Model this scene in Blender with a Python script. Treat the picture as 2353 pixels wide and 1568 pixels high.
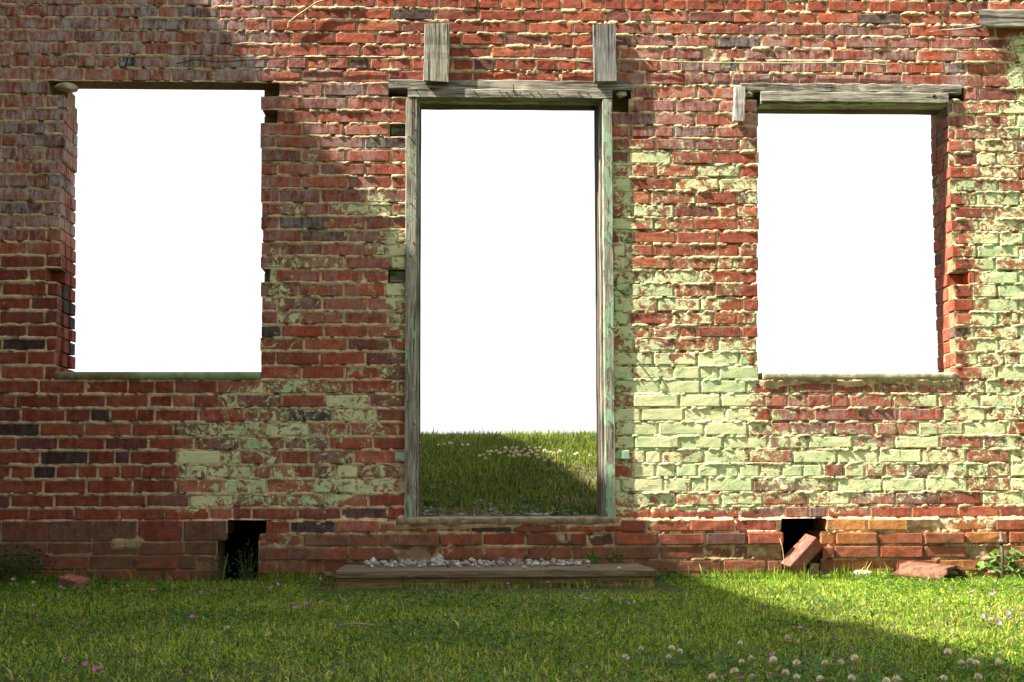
import bpy, math, random
import numpy as np
from mathutils import Vector, Matrix
random.seed(7)
RG = np.random.default_rng(7)
scene = bpy.context.scene
C = scene.collection
for o in list(bpy.data.objects): bpy.data.objects.remove(o)
R = math.radians

# ---------------------------------------------------------------- camera
W, H, F = 2353.0, 1568.3, 3600.0            # layout units of the survey photograph
PITCH, YAW, ROLL = R(5.776), R(2.246), R(-0.161)
CAM = np.array([0.0, -7.75, 0.392])
def rays(x, y):
    x = np.asarray(x, float); y = np.asarray(y, float)
    u = (x - W/2)/F; v = -(y - H/2)/F
    c, s = math.cos(ROLL), math.sin(ROLL)
    u, v = c*u - s*v, s*u + c*v
    cp, sp = math.cos(PITCH), math.sin(PITCH)
    y1 = cp - sp*v; z1 = sp + cp*v
    cy, sy = math.cos(YAW), math.sin(YAW)
    return np.stack([cy*u + sy*y1, -sy*u + cy*y1, z1], -1)
def at(x, y, Y=0.0):
    d = rays(x, y); t = (Y - CAM[1])/d[..., 1]
    return CAM[0] + d[..., 0]*t, CAM[2] + d[..., 2]*t
def ground_at(x, y, z=0.0):
    d = rays(x, y); t = (z - CAM[2])/d[..., 2]
    return CAM[0] + d[..., 0]*t, CAM[1] + d[..., 1]*t
def to_px(X, Y, Z):
    dx, dy, dz = X - CAM[0], Y - CAM[1], Z - CAM[2]
    cy, sy = math.cos(YAW), math.sin(YAW)
    u0 = cy*dx - sy*dy; y1 = sy*dx + cy*dy
    cp, sp = math.cos(PITCH), math.sin(PITCH)
    dep = cp*y1 + sp*dz; v0 = -sp*y1 + cp*dz
    u, v = u0/dep, v0/dep
    c, s = math.cos(ROLL), math.sin(ROLL)
    u, v = c*u + s*v, -s*u + c*v
    return W/2 + u*F, H/2 - v*F
cd = bpy.data.cameras.new('camera'); cam = bpy.data.objects.new('camera', cd); C.objects.link(cam)
cd.sensor_width = 36; cd.lens = F/W*36; cd.clip_start = 0.05; cd.clip_end = 2000
fw = Vector(rays(W/2, H/2)).normalized(); rt = (Vector(rays(W/2+100, H/2)) - Vector(rays(W/2, H/2))).normalized()
up = rt.cross(fw)
M = Matrix((rt, up, -fw)).transposed().to_4x4(); M.translation = Vector(CAM)
cam.matrix_world = M
scene.camera = cam
scene.render.resolution_x = 1024; scene.render.resolution_y = 682

# ---------------------------------------------------------------- sky, sun, exposure
EL, AZ = R(49), R(12.5)                        # sun height; its angle in front of the wall's plane
SUN = Vector((-math.cos(EL)*math.cos(AZ), -math.cos(EL)*math.sin(AZ), math.sin(EL)))
world = bpy.data.worlds.new('World'); scene.world = world; world.use_nodes = True
wn, wl = world.node_tree.nodes, world.node_tree.links
sky = wn.new('ShaderNodeTexSky'); sky.sky_type = 'NISHITA'; sky.sun_disc = False
sky.sun_elevation = EL; sky.sun_rotation = math.atan2(SUN.x, SUN.y)
sky.air_density = 1.0; sky.dust_density = 1.6; sky.ozone_density = 0.6
hsv = wn.new('ShaderNodeHueSaturation'); hsv.inputs['Saturation'].default_value = 0.1
bg = wn['Background']; bg.inputs['Strength'].default_value = 0.085
wl.new(sky.outputs[0], hsv.inputs['Color']); wl.new(hsv.outputs[0], bg.inputs['Color'])
sd = bpy.data.lights.new('sun', 'SUN'); so = bpy.data.objects.new('sun', sd); C.objects.link(so)
sd.energy = 5.0; sd.angle = R(0.55); sd.color = (1.0, 0.93, 0.78)
so.rotation_euler = SUN.to_track_quat('Z', 'Y').to_euler(); so.location = (-6, -3, 8)
vs = scene.view_settings
vs.view_transform = 'Standard'; vs.look = 'None'; vs.gamma = 1.0; vs.use_curve_mapping = False
vs.exposure = 1.86
scene.render.engine = 'CYCLES'

# ---------------------------------------------------------------- numeric noise
def _h(ix, iy, seed):
    n = (ix.astype(np.int64)*374761393 + iy.astype(np.int64)*668265263 + seed*1442695041) & 0xffffffff
    n = ((n ^ (n >> 13))*1274126177) & 0xffffffff
    n = n ^ (n >> 16)
    return (n & 0xffffff)/float(0xffffff)
def vn(x, y, seed=0):
    x = np.asarray(x, float); y = np.asarray(y, float)
    ix = np.floor(x); iy = np.floor(y); fx = x - ix; fy = y - iy
    fx = fx*fx*(3-2*fx); fy = fy*fy*(3-2*fy)
    a = _h(ix, iy, seed); b = _h(ix+1, iy, seed); c = _h(ix, iy+1, seed); d = _h(ix+1, iy+1, seed)
    return (a*(1-fx)+b*fx)*(1-fy) + (c*(1-fx)+d*fx)*fy
def fbm(x, y, seed=0, n=4):
    s = 0; a = 1; t = 0
    for i in range(n):
        s = s + a*vn(x*2**i, y*2**i, seed+i*17); t += a; a *= .55
    return s/t
def sst(a, b, x):
    t = np.clip((x-a)/(b-a), 0, 1); return t*t*(3-2*t)

# ---------------------------------------------------------------- object helpers
def link(o, parent=None, loc=None):
    C.objects.link(o)
    if parent is not None: o.parent = parent
    if loc is not None: o.location = loc
    return o
def tag(o, label=None, cat=None, group=None, kind=None):
    if label: o['label'] = label
    if cat: o['category'] = cat
    if group: o['group'] = group
    if kind: o['kind'] = kind
    return o
def thing(name, loc, label, cat, group=None):
    o = bpy.data.objects.new(name, None); o.empty_display_size = .05
    link(o, None, loc); return tag(o, label, cat, group)
def mesh(name, v, f, mat, attrs=None, smooth=False):
    m = bpy.data.meshes.new(name)
    m.from_pydata([tuple(map(float, p)) for p in v], [], [tuple(map(int, q)) for q in f])
    if mat: m.materials.append(mat)
    if smooth: m.polygons.foreach_set('use_smooth', [True]*len(m.polygons))
    for k, a in (attrs or {}).items(): set_attr(m, k, a)
    m.update(); return m
def set_attr(m, k, a):
    a = np.asarray(a, np.float32)
    if a.shape[1] == 3: a = np.concatenate([a, np.ones((len(a), 1), np.float32)], 1)
    at_ = m.attributes.new(k, 'FLOAT_COLOR', 'POINT'); at_.data.foreach_set('color', a.ravel())
def big_mesh(name, v, quads=None, tris=None, mat=None, attrs=None, smooth=True):
    m = bpy.data.meshes.new(name); v = np.asarray(v, np.float32).reshape(-1, 3)
    m.vertices.add(len(v)); m.vertices.foreach_set('co', v.ravel())
    parts = []; tot = []
    if quads is not None and len(quads): parts.append(np.asarray(quads, np.int32).ravel()); tot.append(np.full(len(quads), 4, np.int32))
    if tris is not None and len(tris): parts.append(np.asarray(tris, np.int32).ravel()); tot.append(np.full(len(tris), 3, np.int32))
    li = np.concatenate(parts); lt = np.concatenate(tot); ls = np.concatenate([[0], np.cumsum(lt)[:-1]]).astype(np.int32)
    m.loops.add(len(li)); m.loops.foreach_set('vertex_index', li)
    m.polygons.add(len(lt)); m.polygons.foreach_set('loop_start', ls)
    try: m.polygons.foreach_set('loop_total', lt)
    except Exception: pass
    m.polygons.foreach_set('use_smooth', np.full(len(lt), smooth))
    if mat: m.materials.append(mat)
    for k, a in (attrs or {}).items(): set_attr(m, k, a)
    m.update(calc_edges=True); return m
def ob(name, me, parent=None, loc=None):
    return link(bpy.data.objects.new(name, me), parent, loc)

# ---------------------------------------------------------------- materials
class NT:
    def __init__(s, name):
        s.m = bpy.data.materials.new(name); s.m.use_nodes = True
        s.n, s.l = s.m.node_tree.nodes, s.m.node_tree.links
        s.b = s.n['Principled BSDF']; s.out = s.n['Material Output']
        s.b.inputs['Specular IOR Level'].default_value = .25
    def put(s, sock, v):
        if isinstance(v, bpy.types.NodeSocket): s.l.new(v, sock)
        elif v is not None:
            if isinstance(v, (tuple, list)) and len(v) == 3 and sock.type == 'RGBA': v = (*v, 1)
            sock.default_value = v
    def math(s, op, a, b=None, c=None, clamp=False):
        n = s.n.new('ShaderNodeMath'); n.operation = op; n.use_clamp = clamp
        for i, v in enumerate((a, b, c)):
            if v is not None: s.put(n.inputs[i], v)
        return n.outputs[0]
    def mix(s, f, a, b, mode='MIX'):
        n = s.n.new('ShaderNodeMix'); n.data_type = 'RGBA'; n.blend_type = mode
        s.put(n.inputs[0], f); s.put(n.inputs[6], a); s.put(n.inputs[7], b); return n.outputs[2]
    def pos(s):
        return s.n.new('ShaderNodeNewGeometry').outputs['Position']
    def scaled(s, vec, sc, rot=(0, 0, 0)):
        n = s.n.new('ShaderNodeMapping'); s.put(n.inputs[0], vec); n.inputs['Scale'].default_value = sc; n.inputs['Rotation'].default_value = rot
        return n.outputs[0]
    def noise(s, vec, scale, detail=4, rough=.55, dist=0):
        n = s.n.new('ShaderNodeTexNoise'); s.put(n.inputs['Vector'], vec)
        n.inputs['Scale'].default_value = scale; n.inputs['Detail'].default_value = detail
        n.inputs['Roughness'].default_value = rough; n.inputs['Distortion'].default_value = dist
        return n.outputs[0]
    def ramp(s, f, lo, hi, a=0.0, b=1.0):
        n = s.n.new('ShaderNodeMapRange'); n.interpolation_type = 'SMOOTHSTEP'
        s.put(n.inputs[0], f); s.put(n.inputs[1], lo); s.put(n.inputs[2], hi); n.inputs[3].default_value = a; n.inputs[4].default_value = b
        return n.outputs[0]
    def attr(s, name):
        n = s.n.new('ShaderNodeAttribute'); n.attribute_name = name
        return n.outputs['Color']
    def sep(s, c):
        n = s.n.new('ShaderNodeSeparateColor'); s.put(n.inputs[0], c); return n.outputs
    def bump(s, h, dist, strength=1.0, prev=None):
        n = s.n.new('ShaderNodeBump'); s.put(n.inputs['Height'], h); n.inputs['Distance'].default_value = dist; n.inputs['Strength'].default_value = strength
        if prev is not None: s.l.new(prev, n.inputs['Normal'])
        return n.outputs[0]
    def fin(s, col, rough=.85, normal=None):
        s.put(s.b.inputs['Base Color'], col); s.put(s.b.inputs['Roughness'], rough)
        if normal is not None: s.l.new(normal, s.b.inputs['Normal'])
        return s.m
def wall_material(name, mortar):
    t = NT(name); p = t.pos()
    base = t.attr('tone'); w = t.sep(t.attr('wear'))          # wear: green paint, lime bloom, soil stain
    n1 = t.noise(p, 26, 5, .62); n2 = t.noise(p, 130, 4, .6); n3 = t.noise(p, 8, 4, .6)
    col = t.mix(1.0, base, t.mix(t.ramp(n1, .3, .72), (.62, .60, .60), (1.22, 1.2, 1.15)), 'MULTIPLY')
    streak = t.noise(t.scaled(p, (1, 1, .28)), 42, 7, .7, .3)
    if not mortar:
        # lime bloom and streaks, fine mortar specks
        bl = t.math('MULTIPLY', t.ramp(t.math('ADD', t.math('MULTIPLY', streak, .65), t.math('MULTIPLY', n3, .35)), .40, .62), w[1])
        col = t.mix(t.math('MULTIPLY', bl, .80, clamp=True), col, (.46, .40, .39))
        col = t.mix(1.0, col, t.mix(t.ramp(t.noise(p, 190, 4, .75), .3, .7), (.72, .70, .70), (1.24, 1.26, 1.28)), 'MULTIPLY')
        sp = t.ramp(t.noise(p, 85, 8, .78, .5), .60, .65)
        col = t.mix(t.math('MULTIPLY', sp, .6), col, (.52, .38, .25))
        dk = t.ramp(t.noise(t.scaled(p, (1, 1, .5)), 38, 5, .7), .30, .40, 1, 0)
        col = t.mix(t.math('MULTIPLY', dk, .55), col, (.035, .022, .02))
    else:
        g = t.noise(p, 260, 3, .7)
        col = t.mix(1.0, col, t.mix(t.ramp(g, .3, .7), (.8, .79, .76), (1.15, 1.15, 1.15)), 'MULTIPLY')
        dk = t.ramp(t.noise(p, 45, 5, .7), .33, .42, 1, 0)
        col = t.mix(t.math('MULTIPLY', dk, .35), col, (.14, .10, .06))
    col = t.mix(t.math('MULTIPLY', t.ramp(n3, .3, .7), w[2]), col, (.16, .085, .04))
    # flaking green paint: the cover decides the cut of a flake-like noise
    fl = t.math('ADD', t.math('MULTIPLY', t.noise(p, 22, 10, .74, .6), .74), t.math('MULTIPLY', t.noise(t.scaled(p, (1, 1, 1.4)), 80, 6, .7, .4), .26))
    thr = t.math('SUBTRACT', .705, t.math('MULTIPLY', w[0], .43))
    pm = t.ramp(fl, thr, t.math('ADD', thr, .02))
    rs = t.math('MULTIPLY', t.ramp(fl, t.math('SUBTRACT', thr, .10), thr), t.math('MULTIPLY', t.ramp(w[0], .1, .5), .16))
    pc = t.mix(t.ramp(n1, .3, .7), (.46, .59, .32), (.61, .68, .36))
    pc = t.mix(t.ramp(t.noise(p, 4.5, 5, .65), .39, .60), pc, (.76, .735, .42))
    pc = t.mix(t.math('MULTIPLY', t.ramp(t.noise(p, 90, 5, .7), .60, .68), .6), pc, (.30, .24, .15))
    col = t.mix(rs, col, t.mix(.5, pc, (.50, .44, .32)))
    col = t.mix(pm, col, pc)
    h = t.math('ADD', t.math('MULTIPLY', n2, .5), t.math('ADD', t.math('MULTIPLY', n1, .9), t.math('MULTIPLY', pm, .35)))
    b = t.bump(h, .005 if not mortar else .009, .9)
    b = t.bump(t.noise(p, 420, 3, .7), .0016, .8, b)
    return t.fin(col, .9, b)
M_BRICK = wall_material('old_brick', False)
M_MORTAR = wall_material('lime_mortar', True)
def wood_material(name, axis, tone=((.12, .11, .09), (.46, .43, .36)), green=0.0, rust=0.0):
    t = NT(name); p = t.pos()
    sc = {'X': (.05, 1, 1), 'Z': (1, 1, .05), 'Y': (1, .05, 1)}[axis]
    g1 = t.noise(t.scaled(p, sc), 170, 6, .65, .6); g2 = t.noise(t.scaled(p, sc), 45, 4, .6, .8)
    col = t.mix(t.ramp(t.math('ADD', t.math('MULTIPLY', g1, .6), t.math('MULTIPLY', g2, .4)), .41, .585), *tone)
    crack = t.ramp(g2, .34, .39, 1, 0)
    col = t.mix(t.math('MULTIPLY', crack, .8), col, (.02, .017, .014))
    warm = t.ramp(t.noise(p, 9, 4, .6), .42, .7)
    col = t.mix(t.math('MULTIPLY', warm, .3), col, (.24, .17, .09))
    h = t.math('SUBTRACT', g1, t.math('MULTIPLY', crack, 1.2))
    if green > 0:
        fl = t.noise(t.scaled(p, tuple(.35 if v < .5 else 1 for v in sc)), 24, 7, .66, .4)
        thr = .74 - .5*green
        pm = t.ramp(fl, thr, thr+.025)
        col = t.mix(pm, col, t.mix(g2, (.24, .40, .27), (.40, .55, .36)))
        h = t.math('ADD', h, t.math('MULTIPLY', pm, .8))
    if rust > 0:
        col = t.mix(t.ramp(t.noise(p, 14, 4, .6), .74-.3*rust, .80-.3*rust), col, (.13, .035, .02))
    return t.fin(col, .85, t.bump(h, .004, .9))
WZ = wood_material('grey_wood_upright', 'Z', green=.12); WX = wood_material('grey_wood_level', 'X', green=.10)
WZG = wood_material('green_painted_wood_upright', 'Z', green=.47, rust=.15); WXG = wood_material('green_painted_wood_level', 'X', green=.5)
WZL = wood_material('half_painted_wood_upright', 'Z', green=.36, rust=.25)
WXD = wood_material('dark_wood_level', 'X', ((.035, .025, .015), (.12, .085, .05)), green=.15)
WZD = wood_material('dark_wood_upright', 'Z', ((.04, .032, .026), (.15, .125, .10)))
WST = wood_material('step_wood', 'X', ((.11, .075, .045), (.27, .20, .135)))
WSK = wood_material('step_skirt_wood', 'X', ((.18, .11, .045), (.42, .27, .12)))
WPK = wood_material('white_streaked_wood', 'Z', ((.16, .14, .12), (.62, .60, .56)))
def plain(name, c1, c2, scale=40, rough=.85, bump=.003, lo=.35, hi=.65, metal=0):
    t = NT(name); p = t.pos(); n = t.noise(p, scale, 6, .62)
    t.b.inputs['Metallic'].default_value = metal
    return t.fin(t.mix(t.ramp(n, lo, hi), c1, c2), rough, t.bump(t.noise(p, scale*3, 5, .65), bump, .9))
M_SILL = plain('weathered_sill_concrete', (.27, .23, .15), (.46, .42, .30), 30, bump=.004)
M_SILLG = NT('green_stained_sill'); 
def _sg():
    t = M_SILLG; p = t.pos(); n = t.noise(p, 12, 6, .65)
    c = t.mix(t.ramp(t.noise(p, 50, 5), .3, .7), (.17, .15, .075), (.30, .26, .15))
    sx = t.n.new('ShaderNodeSeparateXYZ'); t.put(sx.inputs[0], p)
    m = t.math('MULTIPLY', t.ramp(n, .3, .6), t.ramp(sx.outputs[0], -1.62, -1.50))
    return t.fin(t.mix(m, c, (.32, .45, .25)), .9, t.bump(n, .006))
M_SILLG = _sg()
M_DSILL = plain('door_sill_cement', (.20, .15, .085), (.40, .32, .20), 22, bump=.008)
M_IRON = plain('rusty_iron', (.06, .035, .025), (.17, .07, .035), 90, .7, .001)
M_ROD = plain('brown_iron_rod', (.07, .06, .05), (.16, .12, .09), 120, .6, .001, metal=.3)
M_WIRE = plain('dark_wire', (.03, .025, .02), (.07, .055, .04), 200, .6, .0005)
M_PWIRE = plain('pale_wire', (.32, .33, .22), (.55, .55, .42), 200, .6, .0005)
M_TWIG = plain('dry_twig', (.30, .23, .13), (.50, .42, .28), 150, .8, .001)
M_TILE = plain('clay_tile', (.10, .045, .028), (.22, .105, .065), 28, .85, .003)
M_TILEIN = plain('clay_tile_broken_edge', (.10, .045, .03), (.20, .09, .055), 60, .9, .003)
M_STONE = plain('pale_stone', (.30, .29, .26), (.62, .60, .54), 26, .9, .004)
M_STONE2 = plain('grey_stone', (.14, .145, .15), (.36, .37, .37), 26, .9, .004)
M_STONE3 = plain('warm_stone', (.34, .26, .18), (.60, .50, .38), 26, .9, .004)
M_GRAVEL = plain('blue_grey_gravel', (.13, .14, .15), (.40, .42, .43), 18, .9, .004)
M_SOIL = plain('lawn_soil', (.045, .06, .014), (.10, .12, .03), 25, .95, .02)
M_EARTH = plain('dark_earth', (.012, .009, .006), (.03, .022, .015), 25, .95, .02)
M_CLAP = wood_material('weathered_clapboard', 'Y', ((.05, .045, .04), (.16, .14, .12)))
M_ROOF = plain('old_roof_felt', (.03, .03, .03), (.07, .065, .06), 40)
def leaf_material(name, attr=True, col=(.05, .12, .02), tr=.35):
    t = NT(name); c = t.attr('tint') if attr else col
    p = t.pos(); n = t.noise(p, 60, 3)
    c = t.mix(1.0, c, t.mix(t.ramp(n, .3, .7), (.8, .8, .8), (1.2, 1.2, 1.15)), 'MULTIPLY')
    t.fin(c, .5); t.b.inputs['Specular IOR Level'].default_value = .3
    tl = t.n.new('ShaderNodeBsdfTranslucent'); t.put(tl.inputs[0], t.mix(1.0, c, (1.25, 1.2, .6), 'MULTIPLY'))
    ms = t.n.new('ShaderNodeMixShader'); ms.inputs[0].default_value = tr
    t.l.new(t.b.outputs[0], ms.inputs[1]); t.l.new(tl.outputs[0], ms.inputs[2]); t.l.new(ms.outputs[0], t.out.inputs[0])
    return t.m
M_GRASS = leaf_material('grass_blade')
M_LEAF = leaf_material('weed_leaf', tr=.3)
M_PETAL = leaf_material('flower_petal', tr=.25)

# ---------------------------------------------------------------- the brick wall: courses
L_TOP = [13.3,41,70,98.7,126,156,185.7,215,246.7,276,307,337,368.5,398.5,430.7,464,494,524.4,555.4,586,617,646.8,681,713.5,744.5,776.8,807.8,839.5,873,907,940,972,1006,1038,1069,1101.5,1135.5,1169]
R_TOP = [30,57,85,113,142.7,170.7,203,236,265.8,296.8,323.5,352,383.5,413.5,442,474,503.5,534.4,563.4,594.4,622.7,654.4,686,717.8,749.5,777.8,807.8,841,873,905,936,968,999.6,1029.6,1065.5,1097,1132,1160.5]
top = {}
for i, (a, b) in enumerate(zip(L_TOP, R_TOP)):
    top[i+1] = .5*(float(at(30, a)[1]) + float(at(2235, b)[1]))
for k, y in zip(range(39, 44), (1190.5, 1221, 1252, 1284, 1315)): top[k] = float(at(2100, y)[1])
top[44] = top[43] - .066; top[45] = top[44] - .066
for k in range(0, -7, -1): top[k] = top[k+1] + .0655
WALL_TOP = top[-3] + .004
XL, XR = -3.45, 4.30
JT = .0125                                   # bed joint
def X_at(x, row): 
    zc = (top[row] + top[row+1])/2
    yy = 784.0
    for _ in range(4):                       # the image row of this course at that x
        X = float(at(x, yy)[0]); yy = float(to_px(np.float64(X), 0.0, zc)[1])
    return X
STR = .2175                                  # stretcher plus joint
# rows 7..28 exclude the openings and broken pockets (layout units)
EXC = {}
def exc(rows, a, b):
    for r in rows: EXC.setdefault(r, []).append((a, b))
exc([7], 112, 643); exc([7], 893, 1451); exc([7], 1703, 2216)
exc([8], 148, 600); exc([9], 147, 637)
for r in range(10, 29): exc([r], 148 - (r-10)*1.15 + random.uniform(-4, 4), 600 + random.uniform(-1, 4))
exc([21], 106, 150); exc([21], 590, 620)
exc([8], 936, 1446); exc([10], 896, 935); exc([21], 892, 935)
for r in range(9, 39): exc([r], 936 - (r-9)*.2, 1405 + (r-9)*.15)
for r in range(8, 29): exc([r], 1741 + random.uniform(-3, 3), 2177 + (r-8)*.98)
exc([21], 2190, 2226)
exc([39], 522, 623); exc([40, 41, 42, 43, 44], 500, 595)
exc([39], 1793, 1898); exc([40, 41, 42, 43, 44], 1796, 1885)
# a known head joint for each full-width course, and for each pier between the openings
FULL = {1: 800, 2: 820, 3: 866, 4: 830, 6: 891, 29: 93, 30: 136.5, 31: 148, 32: 92, 33: 137, 34: 95, 35: 93, 36: 97, 37: 125, 38: 168,
        39: 875, 40: 905, 41: 905, 42: 842, 43: 800, 44: 760}
HEAD_ROWS = {0: 143, 5: 175, 35: 27, -5: 60}
def joints(row):
    """head joint positions (metres) along a course"""
    if row in HEAD_ROWS: a, p = X_at(HEAD_ROWS[row], row), STR/2*.965
    elif row in FULL: a, p = X_at(FULL[row], row), STR
    else:
        a = None; p = STR
    out = []
    def run(a, lo, hi, p):
        x = a - math.ceil((a-lo)/p)*p
        js = []
        while x < hi:
            js.append(x + random.uniform(-.009, .009)*(p/STR)); x += p
        return js
    if a is not None: return run(a, XL, XR, p)
    odd = row % 2
    for lo, hi, anc in ((0, 380, 63 if odd else 103), (380, 1170, 840 if odd else 793), (1170, 1960, 1503 if odd else 1448), (1960, 9999, 2243 if odd else 2290)):
        l_ = XL if lo == 0 else X_at(lo, row); h_ = XR if hi == 9999 else X_at(hi, row)
        out += run(X_at(anc + random.uniform(-6, 6), row), l_, h_, p)
    return sorted(out)
def spans(row):
    """brick spans of a course, the openings cut out"""
    js = [XL] + [j for j in joints(row) if XL+.03 < j < XR-.03] + [XR]
    ex = [(X_at(a, row), X_at(b, row)) for a, b in EXC.get(row, [])]
    if row in (39, 40, 41, 42, 43, 44): ex = [(XL-.1, X_at(623 if row == 39 else 595, row))] + ex     # left foundation is built apart
    res = []
    for a, b in zip(js[:-1], js[1:]):
        cur = [(a+.006, b-.006)]
        if b - a > .17 and row not in HEAD_ROWS and random.random() < .09:
            m_ = (a+b)/2 + random.uniform(-.03, .03); cur = [(a+.006, m_-.004), (m_+.004, b-.006)]
        for e0, e1 in ex:
            nx = []
            for p, q in cur:
                if q <= e0 or p >= e1: nx.append((p, q)); continue
                if p < e0: nx.append((p, e0))
                if q > e1: nx.append((e1, q))
            cur = nx
        res += [c for c in cur if c[1]-c[0] > .022]
    return res

# ---------------------------------------------------------------- paint, bloom and soil over the wall (layout units)
def box(x, y, x0, x1, y0, y1, s=25, v=1.0, sx=None):
    sx = sx or s
    return v*sst(x0-sx, x0+sx, x)*(1-sst(x1-sx, x1+sx, x))*sst(y0-s, y0+s, y)*(1-sst(y1-s, y1+s, y))
def wear(X, Z):
    x, y = to_px(X, np.zeros_like(X), Z)
    wob = (fbm(X*3.1, Z*3.1, 3)-.5)*90
    xw, yw = x + wob, y + (fbm(X*2.7, Z*2.7, 9)-.5)*80
    g = np.zeros_like(x)
    def add(v):
        nonlocal g; g = np.maximum(g, v)
    # right pier and below
    add(box(xw, yw, 1405, 1760, 770, 1168, 90, .80)); add(box(xw, yw, 1400, 1745, 520, 800, 90, .49))
    add(box(x, y, 1400, 1470, 330, 1168, 40, .60, 22)); add(box(xw, yw, 1455, 1760, 290, 560, 60, .41))
    add(box(xw, yw, 1700, 3000, 960, 1175, 60, .57)); add(box(xw, yw, 1750, 3000, 860, 1000, 40, .46))
    add(box(xw, yw, 2215, 3000, 400, 900, 70, .64)); add(box(xw, yw, 2190, 3000, 220, 470, 35, .48)); add(box(x, y, 2312, 2440, 70, 330, 30, .62, 12))
    add(box(xw, yw, 2190, 3000, 880, 1010, 30, .62)); add(box(xw, yw, 1690, 1760, 820, 900, 20, .9)); add(box(xw, yw, 1410, 1760, 1150, 1178, 8, .6))
    add(box(xw, yw, 2180, 3000, 100, 230, 30, .30)); add(box(xw, yw, 1550, 1740, 640, 760, 25, .5))
    # left part: cut sharply where a porch stood against the wall
    L = sst(374, 392, x)
    add(L*box(xw, yw, 380, 660, 930, 1172, 50, .50)); add(L*box(xw, yw, 600, 930, 1030, 1175, 50, .48)); add(L*box(xw, yw, 500, 640, 868, 960, 18, .48))
    add(box(xw, yw, 585, 690, 555, 715, 25, .47)); add(box(x, y, 880, 935, 470, 920, 25, .55, 12)); add(box(xw, yw, 600, 930, 860, 1050, 40, .44))
    add(box(xw, yw, 600, 930, 440, 860, 40, .32)); add(box(xw, yw, 780, 870, 465, 490, 10, .5)); add(box(xw, yw, 600, 930, 230, 440, 40, .22))
    g = g*(1 - .75*box(xw, yw, 1470, 1745, 615, 705, 12)*sst(.35, .6, vn(X*4, Z*9, 77)))*(1-.7*box(xw, yw, 1790, 2100, 905, 985, 40)*.6)
    g = g*(1 - sst(1178, 1196, y))
    # clean red strips where boards were fixed
    strip = box(x, y, 2118, 2166, 60, 196, 14, 1, 6)
    g = g*(1-strip)
    bl = np.maximum.reduce([box(xw, yw, -400, 620, -300, 560, 90, 1.15), box(xw, yw, 380, 930, 120, 760, 90, .6), box(xw, yw, 1430, 2250, 50, 340, 50, .75),
                            box(xw, yw, 380, 930, 860, 1180, 50, .3), box(xw, yw, 1745, 2200, 880, 1180, 50, .55), box(xw, yw, 600, 1000, 1190, 1340, 30, .35)])
    bl = bl*(1-strip)*(1-box(x, y, -500, 384, 600, 1500, 60, .85, 8))
    bl = np.maximum(bl, .14)
    so_ = sst(1195, 1290, y)*np.where(x > 1500, .5, .70)
    so_ = np.maximum(so_, box(xw, yw, 910, 1430, 1225, 1320, 15, .5))
    return np.stack([g, bl, so_], -1)
PAL = [((.36, .074, .034), 50), ((.29, .060, .030), 26), ((.42, .100, .045), 16), ((.22, .062, .044), 10), ((.15, .058, .05), 5), ((.44, .12, .055), 6), ((.075, .042, .042), 2)]
_pc = [p for p, w_ in PAL for _ in range(w_)]
def brick_tone(x, y):
    c = np.array(random.choice(_pc))*random.uniform(.85, 1.15)
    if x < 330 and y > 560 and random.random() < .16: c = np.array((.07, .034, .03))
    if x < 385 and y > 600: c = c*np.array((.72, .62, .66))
    if y > 1195 and x > 1830: c = np.array(random.choice([(.36, .10, .04), (.33, .08, .035), (.30, .10, .04), (.46, .16, .045)]))
    elif y > 1240: c = c*.55 + np.array((.24, .11, .055))*.45
    if 2118 < x < 2166 and 60 < y < 196: c = np.array((.46, .085, .03))
    return c
EXTRA = [((285, 318), (126, 150), (.018, .018, .022)), ((1660, 1705), (140, 165), (.03, .032, .034)), ((2215, 2240), (0, 22), (.05, .04, .055)), ((920, 1002), (17, 45), (.10, .055, .05)),
         ((1840, 1942), (1190, 1222), (.62, .20, .05)), ((1942, 2030), (1190, 1222), (.60, .25, .07)), ((2030, 2100), (25, 55), (.13, .07, .07))]

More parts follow.
